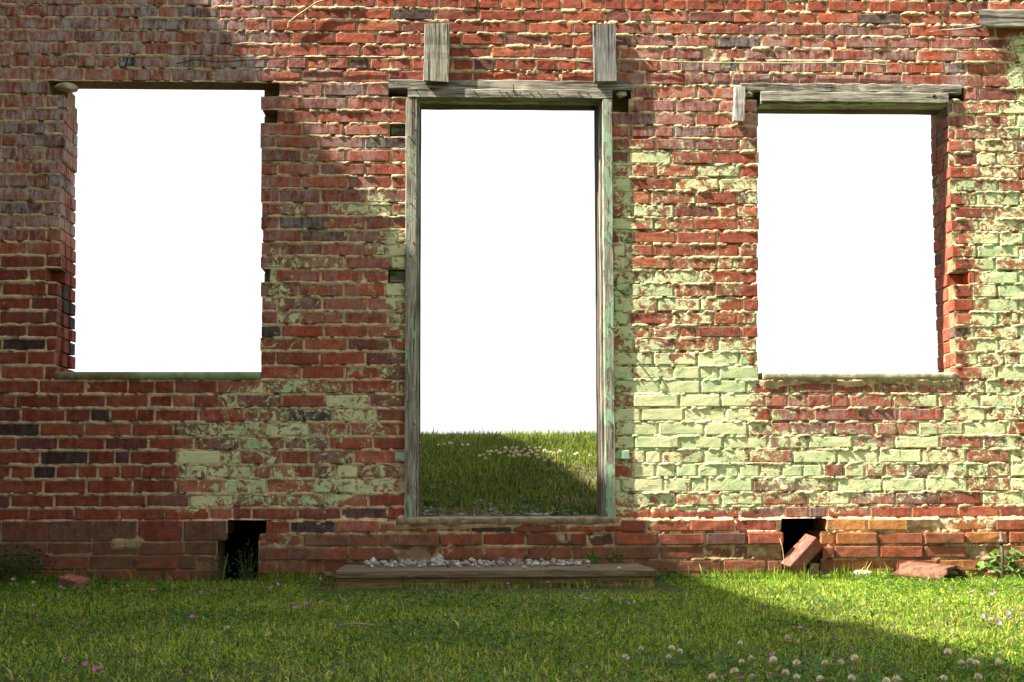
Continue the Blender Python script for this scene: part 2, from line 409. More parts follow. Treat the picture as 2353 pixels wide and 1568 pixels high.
# ---------------------------------------------------------------- one brick
def brick_mesh(x0, x1, z0, z1, dep=.092, yoff=0.0, rough=1.0):
    """irregular brick: bevelled, chipped front of 5x4 quads and its four sides"""
    w, h = x1-x0, z1-z0
    ex, ez = min(.0045, w*.2), min(.004, h*.2)
    xs = np.array([0, ex, w*.34, w*.67, w-ex, w]) - w/2; zs = np.array([0, ez, h*.5, h-ez, h]) - h/2
    gx, gz = np.meshgrid(xs, zs, indexing='ij')
    nx, nz = 6, 5
    ring = np.zeros((nx, nz), bool); ring[[0, -1], :] = True; ring[:, [0, -1]] = True
    gx = gx + RG.normal(0, .0009*rough, gx.shape); gz = gz + RG.normal(0, .0007*rough, gz.shape)
    tilt, tip = random.gauss(0, .007), random.gauss(0, .010)
    gy = gx*tilt + gz*tip + random.gauss(0, .0014*rough) + yoff + RG.normal(0, .0005, gx.shape)
    gy = gy + ring*.0028
    for cx in (0, -1):                       # worn corners
        for cz in (0, -1):
            k = random.random()
            if k < .45*rough:
                d = random.uniform(.002, .009)
                gx[cx, cz] += d if cx == 0 else -d; gz[cx, cz] += d*.6 if cz == 0 else -d*.6; gy[cx, cz] += .003
    if random.random() < .18*rough:          # a spalled edge
        i = random.randint(1, 4); j = random.choice([0, -1]); gz[i, j] += random.uniform(.004, .010)*(1 if j == 0 else -1); gy[i, j] += .004
    v = [(gx[i, j], gy[i, j], gz[i, j]) for i in range(nx) for j in range(nz)]
    f = []
    for i in range(nx-1):
        for j in range(nz-1):
            a = i*nz+j; f.append((a, a+nz, a+nz+1, a+1))
    loop = [i*nz for i in range(nx)] + [(nx-1)*nz+j for j in range(1, nz)] + [i*nz+nz-1 for i in range(nx-2, -1, -1)] + [j for j in range(nz-2, 0, -1)]
    n0 = len(v)
    for k in loop: v.append((v[k][0], dep+yoff, v[k][2]))
    m = len(loop)
    for k in range(m):
        a, b = loop[k], loop[(k+1) % m]; f.append((b, a, n0+k, n0+(k+1) % m))
    return np.array(v), f
wall = thing('brick_wall', (0, 0, 0), 'ruined red brick wall with peeling pale green paint and three empty openings', 'wall')
bricks = []                                   # (pixel area, centre, verts, faces, tone)
FOUND = -.022                                 # the foundation courses stand proud
def add_brick(x0, x1, z0, z1, dep=.092, yoff=0.0, tone=None, rough=1.0, y0=0.0):
    v, f = brick_mesh(x0, x1, z0, z1, dep, yoff, rough)
    c = np.array([(x0+x1)/2, y0, (z0+z1)/2])
    px, py = to_px(c[0], 0.0, c[2]); px, py = float(px), float(py)
    if tone is None:
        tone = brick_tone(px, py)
        for (xa, xb), (ya, yb), tc in EXTRA:
            if xa-8 < px < xb+8 and ya-4 < py < yb+4: tone = np.array(tc)
    qx0, qy0 = to_px(x0, 0.0, z1); qx1, qy1 = to_px(x1, 0.0, z0)
    vw = max(0, min(qx1, W)-max(qx0, 0)); vh = max(0, min(qy1, H)-max(qy0, 0))
    bricks.append((vw*vh if y0 == 0 else 0, c, v, f, tone))
for row in range(-3, 45):
    zt, zb = top[row]-.0, top[row+1]
    for a, b in spans(row):
        yo = FOUND + random.gauss(0, .0065) if row >= 39 else 0.0
        px, py = to_px((a+b)/2, 0.0, (zt+zb)/2)
        if row == 39 and 905 < px < 1430: zt2 = zt - .012
        else: zt2 = zt
        if row == 29 and 1755 < px < 2200: zt2 = zt - .014
        if row == 28 and 1755 < px < 2200: continue
        wob = .004*(float(vn(np.float64((a+b)*2.2), np.float64(row*3.7), 5))-.5)
        tn = None
        rg = 1.6 if row >= 39 else 1.0
        add_brick(a, b, zb+JT*.5+wob, zt2-JT*.5+wob+random.uniform(-.0015, .0015), yoff=yo, rough=rg)
# the left foundation: a course of tall blocks over three courses of brick
def lf(y): return float(at(300, y)[1])
for a, b in ((-95, 3), (8, 113), (115, 213), (216, 314), (320, 419), (424, 521)):
    add_brick(float(at(a, 1220)[0]), float(at(b, 1220)[0]), lf(1243.5), lf(1198), yoff=FOUND, tone=np.array(random.choice([(.20, .055, .03), (.17, .075, .04), (.25, .05, .028)])))
add_brick(float(at(612, 1220)[0]), float(at(628, 1220)[0]), lf(1243.5), lf(1198), yoff=FOUND, tone=np.array((.33, .075, .035)))
for (y0, y1), js in (((1247, 1275), (-100, 2, 110, 214, 320, 424, 500)), ((1278, 1308), (-60, 104, 206, 312, 412, 452, 498)), ((1311, 1338), (-90, 66, 168, 278, 378, 440, 498)), ((1341, 1370), (-90, 20, 120, 220, 320, 420, 498))):
    for a, b in zip(js[:-1], js[1:]):
        add_brick(float(at(a+2, y0)[0]), float(at(b-2, y0)[0]), lf(y1), lf(y0), yoff=FOUND+random.gauss(0, .004), rough=1.6, tone=np.array(random.choice([(.17, .085, .045), (.22, .085, .045), (.19, .07, .04), (.28, .07, .035)])))
def PXL(x, y, Y): return float(at(x, y, Y)[0])
# inner leaves of the wall, seen in the window and door reveals
for r in range(9, 29):
    zb, zt = top[r+1]+.005, top[r]-.005
    e0 = [e for e in EXC[r] if e[0] < 200][0][0]; xj = X_at(e0, r); e1 = 2177 + (r-8)*.98; xk = X_at(e1, r)
    ym = float(to_px(xj, 0.0, (zb+zt)/2)[1]); zl_ = PXL(174, ym, .298); zr_ = PXL(2154, ym, .298)
    for k, (ya, yb) in enumerate(((.102, .195), (.205, .298))):      # the inner leaves stand plumb
        xe = max(zl_ if k else (zl_+xj)/2, xj-.002)
        add_brick(min(xj, xe)-.10, xe + random.uniform(-.003, .003), zb, zt, dep=yb-ya, y0=ya, rough=.5)
        xe = min(zr_ if k else (zr_+xk)/2, xk+.002)
        add_brick(xe + random.uniform(-.003, .003), max(xk, xe)+.10, zb, zt, dep=yb-ya, y0=ya, rough=.5)
bricks.sort(key=lambda t: -t[0])
fill_v, fill_f, fill_t, fill_w = [], [], [], []; nfill = 0
for i, (ar, c, v, f, tone) in enumerate(bricks):
    wv = v + c
    wr = wear(wv[:, 0], wv[:, 2]); wr[:, 0] = np.where(wr[:, 0] > .08, np.clip(wr[:, 0] + random.gauss(-.01, .10), 0, 1), wr[:, 0])
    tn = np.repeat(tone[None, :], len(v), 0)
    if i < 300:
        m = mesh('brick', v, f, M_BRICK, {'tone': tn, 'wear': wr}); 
        ob('brick', m, wall, tuple(c))
    else:
        fill_v.append(wv); fill_f += [tuple(q+nfill for q in g) for g in f]; nfill += len(v); fill_t.append(tn); fill_w.append(wr)
m = mesh('further_bricks', np.concatenate(fill_v), fill_f, M_BRICK, {'tone': np.concatenate(fill_t), 'wear': np.concatenate(fill_w)})
tag(ob('further_bricks', m, wall), kind='stuff')

# ---------------------------------------------------------------- mortar: one lumpy sheet between and partly over the bricks
zl = []; zrow = []
for row in range(-3, 45):
    zc = top[row+1]                            # joint under this course
    for d in (-.015, -.0095, -.006, -.003, 0, .003, .006, .0095, .015): zl.append(zc+d); zrow.append(row)
    zl.append((top[row]+top[row+1])/2); zrow.append(row)
o_ = np.argsort(zl); zl = np.array(zl)[o_]; zrow = np.array(zrow)[o_]
xs = np.arange(XL, XR, .0066)
GX, GZ = np.meshgrid(xs, zl, indexing='xy')
GZ = GZ + .0022*(vn(GX*14, GZ*9, 31)-.5)
jz = np.array([top[r] for r in range(-3, 46)])
d = np.abs(GZ[..., None] - jz[None, None, :]) if False else None
idx = np.clip(np.searchsorted(-jz, -GZ), 1, len(jz)-1)
du = GZ - jz[idx]; dd = jz[idx-1] - GZ         # above the joint below / below the joint above
near = np.where(du < dd, du, -dd); jid = np.where(du < dd, idx, idx-1)
squeeze = sst(.48, .82, fbm(GX*8, jid*7.3, 41, 5))*.0072*(.35+1.1*fbm(GX*60, GZ*60, 42, 2)) + .0040*sst(.3, .7, vn(GX*45, jid*5.1, 43))
low = sst(.36, .5, vn(GX*13, jid*3.3+GZ*30, 45))
prof = np.exp(-(np.maximum(0, np.abs(near + .0015) - .004)/.0055)**2)
prof = np.maximum(prof, .80*np.exp(-(np.maximum(0, np.abs(near)-.004)/.010)**2)*sst(.62, .78, fbm(GX*9, jid*4.7, 49)))
GY = .0048 + .0065*(fbm(GX*75, GZ*75, 51, 3)-.5) - prof*(squeeze + .0035*low)
GY = GY + .014*sst(.60, .66, fbm(GX*22, GZ*22, 53, 3))*(np.abs(near) < .012)   # lost mortar
fz = (1-sst(top[39]-.010, top[39]+.004, GZ))
GY = GY + fz*(FOUND + .004 - .004*vn(GX*30, GZ*30, 57)) + (.003+.012*sst(.5, .7, fbm(GX*11, GZ*11, 59)))*(1-sst(top[39]-.06, top[39]-.02, GZ))
# the left foundation has its own beds; squeezed-out cement under the door sill
px_, py_ = to_px(GX, np.zeros_like(GX), GZ)
lj = np.array([lf(y) for y in (1196, 1245, 1276.5, 1309.5, 1339.5)])
nl = np.min(np.abs(GZ[..., None]-lj), -1)
GL = FOUND + .0095 + .006*(fbm(GX*75, GZ*75, 51, 3)-.5) - np.exp(-(nl/.008)**2)*(.004+.010*sst(.5, .8, fbm(GX*9, GZ*3, 68)))
ml = (px_ < (np.where(py_ < 1245, 612, 598))) & (py_ > 1199)
GY = np.where(ml, GL, GY)
GY = GY - .020*box(px_, py_ + (fbm(GX*14, GZ*14, 61)-.5)*30, 912, 1428, 1190, 1213, 5, 1, 6)
GY = GY - .011*box(px_, py_, 905, 1430, 1225, 1300, 14)*sst(.60, .70, fbm(GX*12, GZ*22, 63, 5))
GY = GY - .016*box(px_, py_ + (fbm(GX*12, GZ*12, 65)-.5)*24, 225, 330, 1236, 1262, 6, 1, 8)*sst(.3, .55, vn(GX*7, GZ*7, 66))
GY = GY - .012*box(px_, py_ + (fbm(GX*10, GZ*12, 67)-.5)*40, 1750, 2200, 868, 884, 8, 1, 10)
keep = np.ones((len(zl)-1, len(xs)-1), bool)
cx = (xs[:-1]+xs[1:])/2; cz = (zl[:-1]+zl[1:])/2
def cut(xa, xb, za, zb): keep[np.ix_((cz > za) & (cz < zb), (cx > xa) & (cx < xb))] = False
for r, lst in EXC.items():
    for a, b in lst:
        if r == 8 and a == 931:
            pass
        cut(X_at(a, r), X_at(b, r), top[r+1]-.0005, top[r]+.0005)
cut(float(at(500, 1300)[0]), float(at(595, 1300)[0]), -1, lf(1243)); cut(float(at(522, 1220)[0]), float(at(610, 1220)[0]), lf(1244), lf(1197))
nxv = len(xs); q = np.arange(len(zl)*nxv).reshape(len(zl), nxv)
Q = np.stack([q[:-1, :-1], q[:-1, 1:], q[1:, 1:], q[1:, :-1]], -1)[keep]
V = np.stack([GX, GY, GZ], -1).reshape(-1, 3)
used = np.zeros(len(V), bool); used[Q.ravel()] = True; remap = np.cumsum(used)-1
Q = remap[Q]; V = V[used]
mw = wear(V[:, 0], V[:, 2]); x_, y_ = to_px(V[:, 0], np.zeros(len(V)), V[:, 2])
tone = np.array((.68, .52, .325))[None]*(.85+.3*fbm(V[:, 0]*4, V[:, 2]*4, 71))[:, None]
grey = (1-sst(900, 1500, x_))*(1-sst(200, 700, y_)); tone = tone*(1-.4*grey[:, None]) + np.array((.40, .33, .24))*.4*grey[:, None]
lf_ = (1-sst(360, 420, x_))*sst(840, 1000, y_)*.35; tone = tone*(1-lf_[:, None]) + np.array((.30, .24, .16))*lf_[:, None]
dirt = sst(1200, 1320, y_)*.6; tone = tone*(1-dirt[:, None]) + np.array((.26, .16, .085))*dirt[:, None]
mw[:, 0] = np.clip(mw[:, 0]*.84, 0, 1)
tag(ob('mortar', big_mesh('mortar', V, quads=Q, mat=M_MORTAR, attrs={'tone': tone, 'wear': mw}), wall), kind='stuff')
# core of the wall behind the face, course by course; broken pockets keep a back
def boxv(x0, x1, y0, y1, z0, z1, vv, ff):
    n = len(vv); vv += [(x0, y0, z0), (x1, y0, z0), (x1, y1, z0), (x0, y1, z0), (x0, y0, z1), (x1, y0, z1), (x1, y1, z1), (x0, y1, z1)]
    ff += [tuple(n+i for i in g) for g in ((0, 3, 2, 1), (4, 5, 6, 7), (0, 1, 5, 4), (1, 2, 6, 5), (2, 3, 7, 6), (3, 0, 4, 7))]
POCKET = {7: [(100, 141), (600, 655), (893, 931), (1411, 1455), (1703, 1745), (2178, 2222)], 8: [(1411, 1450)], 9: [(600, 645)], 10: [(890, 931)],
          21: [(100, 134), (600, 628), (888, 929), (2192, 2234)]}
cv, cf = [], []
for r in range(-3, 45):
    ex = sorted((X_at(a, r), X_at(b, r)) for a, b in EXC.get(r, []))
    x = XL
    for a, b in ex + [(XR, XR+1)]:
        if a-.006 > x:
            if 1 <= r <= 6:                    # the inner leaf has fallen away over the left window
                w0, w1 = X_at(112, r), X_at(643, r)
                boxv(x, w0, .016, .296, top[r+1], top[r], cv, cf); boxv(w0, w1, .0165, .150, top[r+1], top[r], cv, cf); boxv(w1, a-.006, .016, .296, top[r+1], top[r], cv, cf)
            else: boxv(x, a-.006, .016 + (FOUND if r >= 39 else 0), .296, top[r+1], top[r], cv, cf)
        x = max(x, b+.006)
    for a, b in POCKET.get(r, []): boxv(X_at(a, r), X_at(b, r), .135, .292, top[r+1]+.001, top[r]-.001, cv, cf)
nn = len(cv)
ob('wall_core', mesh('wall_core', cv, cf, M_MORTAR, {'tone': np.tile((.40, .27, .15), (nn, 1)), 'wear': np.tile((0, 0, .3), (nn, 1))}), wall)

# ---------------------------------------------------------------- boards
def board_mesh(x0, x1, z0, z1, y0, y1, mat, axis='X', ragged=.0015, ends=.0, bev=.003, seg=10):
    """a sawn board: bevelled section swept along its axis, edges slightly uneven, ends ragged if asked"""
    L0, L1 = (x0, x1) if axis == 'X' else (z0, z1)
    a0, a1 = (z0, z1) if axis == 'X' else (x0, x1)
    b = bev
    prof = [(a0+b, y0), (a1-b, y0), (a1, y0+b), (a1, y1-b), (a1-b, y1), (a0+b, y1), (a0, y1-b), (a0, y0+b)]
    v, f = [], []
    for k in range(seg+1):
        t = L0 + (L1-L0)*k/seg
        e = random.uniform(-ragged, ragged); g = random.uniform(-ragged, ragged)*.6
        for i, (a, y) in enumerate(prof):
            tt = t
            if ends and k in (0, seg): tt += random.uniform(-ends, ends)
            aa = a + e + random.uniform(-ragged, ragged)*.4; yy = y + g
            v.append((tt, yy, aa) if axis == 'X' else (aa, yy, tt))
    n = 8
    for k in range(seg):
        for i in range(n):
            q_ = (k*n+i, k*n+(i+1) % n, (k+1)*n+(i+1) % n, (k+1)*n+i)
            f.append(q_ if axis == 'X' else q_[::-1])
    c0 = tuple(range(n)); c1 = tuple(seg*n+i for i in range(n))
    f.append(c0[::-1] if axis == 'X' else c0); f.append(c1 if axis == 'X' else c1[::-1])
    return mesh('board', v, f, mat)
def tube_mesh(pts, rad, mat, n=6, taper=None):
    pts = [Vector(p) for p in pts]; v, f = [], []
    for k, p in enumerate(pts):
        d_ = (pts[min(k+1, len(pts)-1)] - pts[max(k-1, 0)]).normalized()
        a = d_.orthogonal().normalized(); b = d_.cross(a)
        r_ = rad if taper is None else rad*(1-(1-taper)*k/(len(pts)-1))
        for i in range(n):
            t = 2*math.pi*i/n; v.append(p + (a*math.cos(t)+b*math.sin(t))*r_)
    for k in range(len(pts)-1):
        for i in range(n): f.append((k*n+i, k*n+(i+1) % n, (k+1)*n+(i+1) % n, (k+1)*n+i))
    f.append(tuple(range(n))[::-1]); f.append(tuple((len(pts)-1)*n+i for i in range(n)))
    return mesh('tube', v, f, mat, smooth=True)
def PX(x, y, Y=0.0): return float(at(x, y, Y)[0])
def PZ(x, y, Y=0.0): return float(at(x, y, Y)[1])
def child(name, me, parent, label=None):
    o = ob(name, me, parent)
    o.matrix_parent_inverse = Matrix.Translation(-Vector(parent.location))
    if label: o['label'] = label
    return o
# lintels bedded in the wall
lin = child('lintel', board_mesh(PX(893, 196), PX(1451, 196), PZ(1170, 206.5), PZ(1170, 186), -.010, .28, WX, ragged=.003, ends=.006, seg=24), wall, 'weathered grey timber lintel above the doorway')
child('lintel', board_mesh(PX(1704, 203), PX(2206, 203), PZ(1950, 213.5), PZ(1950, 193.5), -.006, .28, WX, ragged=.0045, ends=.010, seg=30), wall, 'rotten timber lintel above the window opening')
wh = child('window_head', board_mesh(PX(1747, 226), PX(2177, 226), PZ(1960, 237.5), PZ(1960, 214.5), -.020, .06, WX, ragged=.0025, ends=.003, seg=20), wall, 'grey board across the top of the window opening')
child('head_lining', board_mesh(PX(1748, 240), PX(2176, 240), PZ(1960, 241), PZ(1960, 236), -.004, .10, WXG, seg=8), wall)
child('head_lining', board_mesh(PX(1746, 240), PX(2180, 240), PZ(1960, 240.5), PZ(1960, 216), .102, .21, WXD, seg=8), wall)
child('bolt_hole', tube_mesh([(PX(2143, 223), -.0225, PZ(2143, 223)), (PX(2143, 223), .0, PZ(2143, 223))], .0085, M_WIRE, 12), wall)
# window sills
def ragged_sill(name, x0, x1, y0, y1, ya, yb, mat, label, low=.006, seg=70, slope=.006):
    """cement sill: uneven nose and a ragged lower lip"""
    xa, xb = PX(x0, y0), PX(x1, y0); zt, zb = PZ((x0+x1)/2, y0), PZ((x0+x1)/2, y1)
    v, f = [], []
    for k in range(seg+1):
        X = xa + (xb-xa)*k/seg
        w1 = float(fbm(np.float64(X*11), np.float64(3.3), 81))-.5; w2 = float(fbm(np.float64(X*17), np.float64(9.1), 83))-.5
        e = 1 if 0 < k < seg else .6
        z0 = zb + w2*low*2; nose = ya + w1*.010
        v += [(X, yb, zt+slope), (X, nose+.02, zt+.001), (X, nose+.004, zt-.003+w2*.004), (X, nose*e, zt-.009), (X, nose*e+.002, (zt+z0)/2), (X, nose*e+.004, z0+.004), (X, nose*e+.014, z0), (X, yb, z0)]
    n = 8
    for k in range(seg):
        for i in range(n): f.append((k*n+i, (k+1)*n+i, (k+1)*n+(i+1) % n, k*n+(i+1) % n))
    f.append(tuple(range(n))); f.append(tuple(seg*n+i for i in range(n))[::-1])
    o = child(name, mesh(name, v, f, mat, smooth=True), wall, label); return o
ragged_sill('window_sill', 124, 599, 855, 873, -.012, .20, M_SILLG, 'mossy cement sill with green paint on one end', .003)
ragged_sill('window_sill', 1752, 2196, 857, 878, -.014, .20, M_SILL, 'pale cement sill under the sunlit window', .008)
ragged_sill('door_sill', 910, 1426, 1189, 1207, -.042, .30, M_DSILL, 'cracked cement sill under the doorway', .012, 110, .001)
# limestone packing left in the broken head of a window
def stone_mesh(seed, sx, sy, sz, mat, sub=2, amp=.28, flat=0.0):
    import bmesh
    bm = bmesh.new(); bmesh.ops.create_icosphere(bm, subdivisions=sub, radius=1.0)
    rs = np.random.default_rng(seed); dirs = rs.normal(size=(9, 3)); dirs /= np.linalg.norm(dirs, axis=1)[:, None]; lv = rs.uniform(.62, .98, 9)
    for v in bm.verts:
        p = np.array(v.co); 
        k = min(1.0, *[l_/max(1e-3, float(p@d_)) for d_, l_ in zip(dirs, lv) if p@d_ > 0.05] or [1.0])
        p = p*k*(1+rs.uniform(-amp, amp)*.25)
        v.co = (p[0]*sx, p[1]*sy, p[2]*sz)
    m_ = bpy.data.meshes.new('stone'); bm.to_mesh(m_); bm.free(); m_.materials.append(mat); return m_
o = child('packing_stone', stone_mesh(4, .060, .05, .027, M_STONE3), wall); o.location = Vector((PX(150, 199), .03, PZ(150, 199)))
for (x, y, sx, sz) in ((1428, 217, .034, .020), (1560+160, 217, .034, .016), (2195, 232, .03, .014)):
    o = child('packing_stone', stone_mesh(int(x), sx, .04, sz, M_STONE3), wall); o.location = Vector((PX(x, y), .02, PZ(x, y)))
for x, y in ((914, 292), (911, 632)):       # painted wooden nailing blocks set back in their pockets
    child('nailing_block', board_mesh(PX(x-16, y), PX(x+16, y), PZ(x, y+13), PZ(x, y-13), .055, .12, WXG, seg=3), wall)
child('nailing_block', board_mesh(PX(908, 1040), PX(931, 1040), PZ(915, 1061), PZ(915, 1040), -.014, .05, WXG, seg=3), wall)
child('nailing_block', board_mesh(PX(1412, 1040), PX(1445, 1040), PZ(1428, 1056), PZ(1428, 1036), -.016, .05, WXG, seg=3), wall)

# ---------------------------------------------------------------- door frame
df = thing('door_frame', (PX(1170, 1189), .06, PZ(1170, 1189)), 'weathered grey and green wooden door frame with no door', 'door frame')
zb = PZ(940, 1189.5)
def lean(me, x_top, x_bot, z0, z1):
    for v in me.vertices:
        t = (v.co.z-z0)/(z1-z0); v.co.x += (x_bot-x_top)*(1-t)
    return me
zt = PZ(940, 228)
cl_ = child('casing', board_mesh(PX(931.5, 600), PX(957.5, 600), zb, zt, -.024, .030, WZL, 'Z', .0015, .002, seg=40), df, 'grey casing board with worn green paint and rust-red stains')
child('jamb', board_mesh(PX(956, 700), PX(962.5, 700), zb, zt, .031, .20, WZ, 'Z', .001, seg=20), df)
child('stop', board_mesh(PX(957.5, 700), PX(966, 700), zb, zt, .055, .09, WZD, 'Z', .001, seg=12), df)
cr_ = child('casing', board_mesh(PX(1385, 500), PX(1407.5, 500), zb, zt, -.024, .030, WZG, 'Z', .0015, .002, seg=40), df, 'casing board mostly covered in flaking green paint')
child('jamb', board_mesh(PX(1380.5, 700), PX(1387.5, 700), zb, zt, .031, .285, WZ, 'Z', .001, seg=20), df)
child('stop', board_mesh(PX(1378, 700), PX(1384.5, 700), zb, zt, .060, .115, WZD, 'Z', .001, seg=12), df)
child('stop', board_mesh(PX(1378.5, 700), PX(1384.5, 700), zb, zt, .16, .23, WZD, 'Z', .001, seg=12), df)
hd = child('head', board_mesh(PX(937, 217), PX(1406, 217), PZ(1170, 228.3), PZ(1170, 208), -.026, .034, WX, 'X', .002, .003, seg=30), df, 'grey head board studded with rusty nails')
child('head_jamb', board_mesh(PX(955, 232), PX(1386, 232), PZ(1170, 232.5), PZ(1170, 228.6), .0345, .08, WXG, 'X', seg=8), df)
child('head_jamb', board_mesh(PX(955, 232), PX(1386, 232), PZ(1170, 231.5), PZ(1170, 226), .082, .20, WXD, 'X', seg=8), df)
for x, y in ((955, 211), (1006, 209), (1008, 219), (1090, 214), (1147, 213), (1163, 216), (1178, 213), (1194, 216), (1219, 217), (1236, 216), (1280, 219), (1327, 215), (1349, 218), (1395, 218), (947, 260), (953, 300), (940, 317), (950, 400), (944, 470), (950, 560), (944, 590), (1396, 262), (1392, 480), (1398, 560), (1394, 905), (945, 1120)):
    s = random.uniform(.0022, .0042)
    ob('nail', tube_mesh([(PX(x, y), -.033, PZ(x, y)), (PX(x, y), -.020, PZ(x, y))], s, M_IRON, 6), hd if y < 229 else cl_ if x < 1000 else cr_)
ob('nail', tube_mesh([(PX(1179, 214), -.02, PZ(1179, 214)), (PX(1180, 206), -.035, PZ(1180, 206)), (PX(1178, 201), -.045, PZ(1178, 201))], .0022, M_IRON, 6), hd)
hk = [(PX(1397, 745), -.02, PZ(1397, 745)), (PX(1396, 754), -.045, PZ(1396, 754)), (PX(1402, 758), -.06, PZ(1402, 758)), (PX(1410, 757), -.06, PZ(1410, 757)), (PX(1414, 750), -.055, PZ(1414, 750)), (PX(1413, 746), -.05, PZ(1413, 746))]
tag(ob('iron_hook', tube_mesh(hk, .0042, M_IRON, 8)), 'small rusty iron hook screwed into the green door casing', 'hook')

# ---------------------------------------------------------------- loose boards fixed on the wall
def lone_board(name, x0, x1, y0, y1, ya, yb, mat, label, rot=0, axis='Z', ends=.006, seg=8):
    X0, X1, Z0, Z1 = PX(x0, (y0+y1)/2), PX(x1, (y0+y1)/2), PZ((x0+x1)/2, y1), PZ((x0+x1)/2, y0)
    me = board_mesh(X0, X1, Z0, Z1, ya, yb, mat, axis, .002, ends, .003, seg)
    c = Vector(((X0+X1)/2, (ya+yb)/2, Z0)); me.transform(Matrix.Translation(-c))
    o = ob(name, me, None, c); o.rotation_euler = (0, rot, 0); return tag(o, label, 'board')
lone_board('short_board', 973, 1031, 60, 191, -.044, -.012, WZ, 'short cracked grey board standing above the doorway, wide and warped', R(1.2))
lone_board('short_board', 1363, 1415, 63, 193, -.044, -.012, wood_material('smooth_grey_wood', 'Z', ((.12, .12, .115), (.30, .30, .285))), 'short smooth grey board with a rust spot standing above the doorway', R(-.6))
lone_board('wood_block', 1683, 1708, 204, 281, -.035, -.002, WPK, 'narrow white-streaked wooden block beside the window lintel', R(2.2), ends=.004)
# broken plank with a long splinter
pl = thing('broken_plank', (PX(2353, 68), -.03, PZ(2353, 68)), 'broken grey plank with a splintered end fixed high on the wall', 'plank')
me = board_mesh(PX(2252, 48), PX(2480, 48), PZ(2300, 68), PZ(2300, 29), -.050, -.008, WX, 'X', .002, .0, seg=14)
for v in me.vertices:
    if v.co.x < PX(2262, 48): v.co.x += random.uniform(-.03, .05)
child('plank_body', me, pl)
for (xa, ya_, xb, yb_, r_) in ((2262, 62, 2132, 81, .008), (2262, 40, 2238, 45, .006), (2262, 52, 2244, 55, .006), (2262, 34, 2249, 36, .005)):
    pts = [(PX(xa+(xb-xa)*t, ya_+(yb_-ya_)*t + (3*math.sin(t*5) if r_ > .007 else 0)), -.03 - (.010*math.sin(t*3)), PZ(xa+(xb-xa)*t, ya_+(yb_-ya_)*t + (3*math.sin(t*5) if r_ > .007 else 0))) for t in np.linspace(0, 1, 9)]
    child('splinter', tube_mesh(pts, r_, WX, 5, .25), pl)
child('nail', tube_mesh([(PX(2219, 53), -.01, PZ(2219, 53)), (PX(2226, 42), -.05, PZ(2226, 42))], .0025, M_IRON, 6), pl)
# wires, twig and hoop
def wire(name, pts, rad, mat, label, cat, depth=-.016):
    pp = []
    for k in range(len(pts)-1):
        for t in np.linspace(0, 1, 7)[:-1]:
            x = pts[k][0]+(pts[k+1][0]-pts[k][0])*t; y = pts[k][1]+(pts[k+1][1]-pts[k][1])*t
            pp.append((PX(x, y), depth-.004*float(vn(np.float64(x*.03), np.float64(2.), 5)), PZ(x, y)))
    x, y = pts[-1]; pp.append((PX(x, y), depth, PZ(x, y)))
    return tag(ob(name, tube_mesh(pp, rad, mat, 6)), label, cat)
wire('wire', [(408, 149), (440, 142), (450, 140), (500, 145), (560, 142), (620, 138), (690, 134), (790, 135), (900, 135)], .0028, M_WIRE, 'thin dark wire running along the bricks above the empty window', 'wire')
wire('wire', [(1035, 136), (1120, 137), (1240, 138), (1300, 141), (1362, 145)], .0026, M_PWIRE, 'thin pale wire stretched between the two short boards', 'wire')
wire('wire', [(1416, 139), (1470, 140), (1550, 145), (1640, 147), (1800, 148), (1960, 147), (2040, 152)], .0028, M_PWIRE, 'thin pale wire running from the smooth short board towards the broken plank', 'wire')
wire('vine_stem', [(663, 68), (664, 55), (680, 42), (705, 25), (730, 8), (760, 0), (800, -12)], .0042, M_TWIG, 'pale dry vine stem curving over the bricks above the empty window', 'stem', -.018)
hp = [(PX(2357, 930)+.055*math.cos(a), -.03-.02*math.cos(a), PZ(2357, 930)+.065*math.sin(a)) for a in np.linspace(.6, 5.6, 22)]
tag(ob('wire_hoop', tube_mesh(hp, .0045, M_PWIRE, 6)), 'pale wire hoop sticking out of the green painted bricks', 'hoop')

# ---------------------------------------------------------------- ground
def grid(name, x0, x1, y0, y1, nx, ny, zf, mat, label=None):
    a, b = np.meshgrid(np.linspace(x0, x1, nx), np.linspace(y0, y1, ny))
    q_ = np.arange(nx*ny).reshape(ny, nx); Q_ = np.stack([q_[:-1, :-1], q_[:-1, 1:], q_[1:, 1:], q_[1:, :-1]], -1).reshape(-1, 4)
    return big_mesh(name, np.stack([a, b, zf(a, b)], -1).reshape(-1, 3), quads=Q_, mat=mat)
tag(ob('ground', mesh('ground', [(-250, -250, 0), (250, -250, 0), (250, .9, 0), (-250, .9, 0)], [(0, 1, 2, 3)], M_SOIL)), kind='structure')
def hill(X, Y):
    u = np.maximum(Y-.29, 0)
    z = .300 + .180*u - .0122*u*u
    z = np.where(u > 7.37, .300+.180*7.37-.0122*7.37**2 - .0*(u), z)
    return z + .02*(fbm(np.asarray(X)*1.3, np.asarray(Y)*1.3, 15)-.5)*sst(.3, 1.5, u)
tag(ob('hillside', grid('hillside', -9, 9, .285, 9, 120, 90, hill, plain('bank_soil', (.07, .06, .03), (.24, .18, .10), 18, .95, .03))), kind='structure')
zz = float(hill(0.0, 20.0))
tag(ob('hilltop_ground', mesh('hilltop', [(-250, 8.6, zz-.05), (250, 8.6, zz-.05), (250, 250, zz-.05), (-250, 250, zz-.05)], [(0, 1, 2, 3)], M_SOIL)), kind='structure')
tag(ob('earth_bank', mesh('earth_bank', [(XR, .282, -.1), (9, .282, -.1), (9, .282, .32), (XR, .282, .32), (-9, .282, -.1), (XL, .282, -.1), (XL, .282, .32), (-9, .282, .32)], [(0, 1, 2, 3), (4, 5, 6, 7)], M_SOIL)), kind='structure')
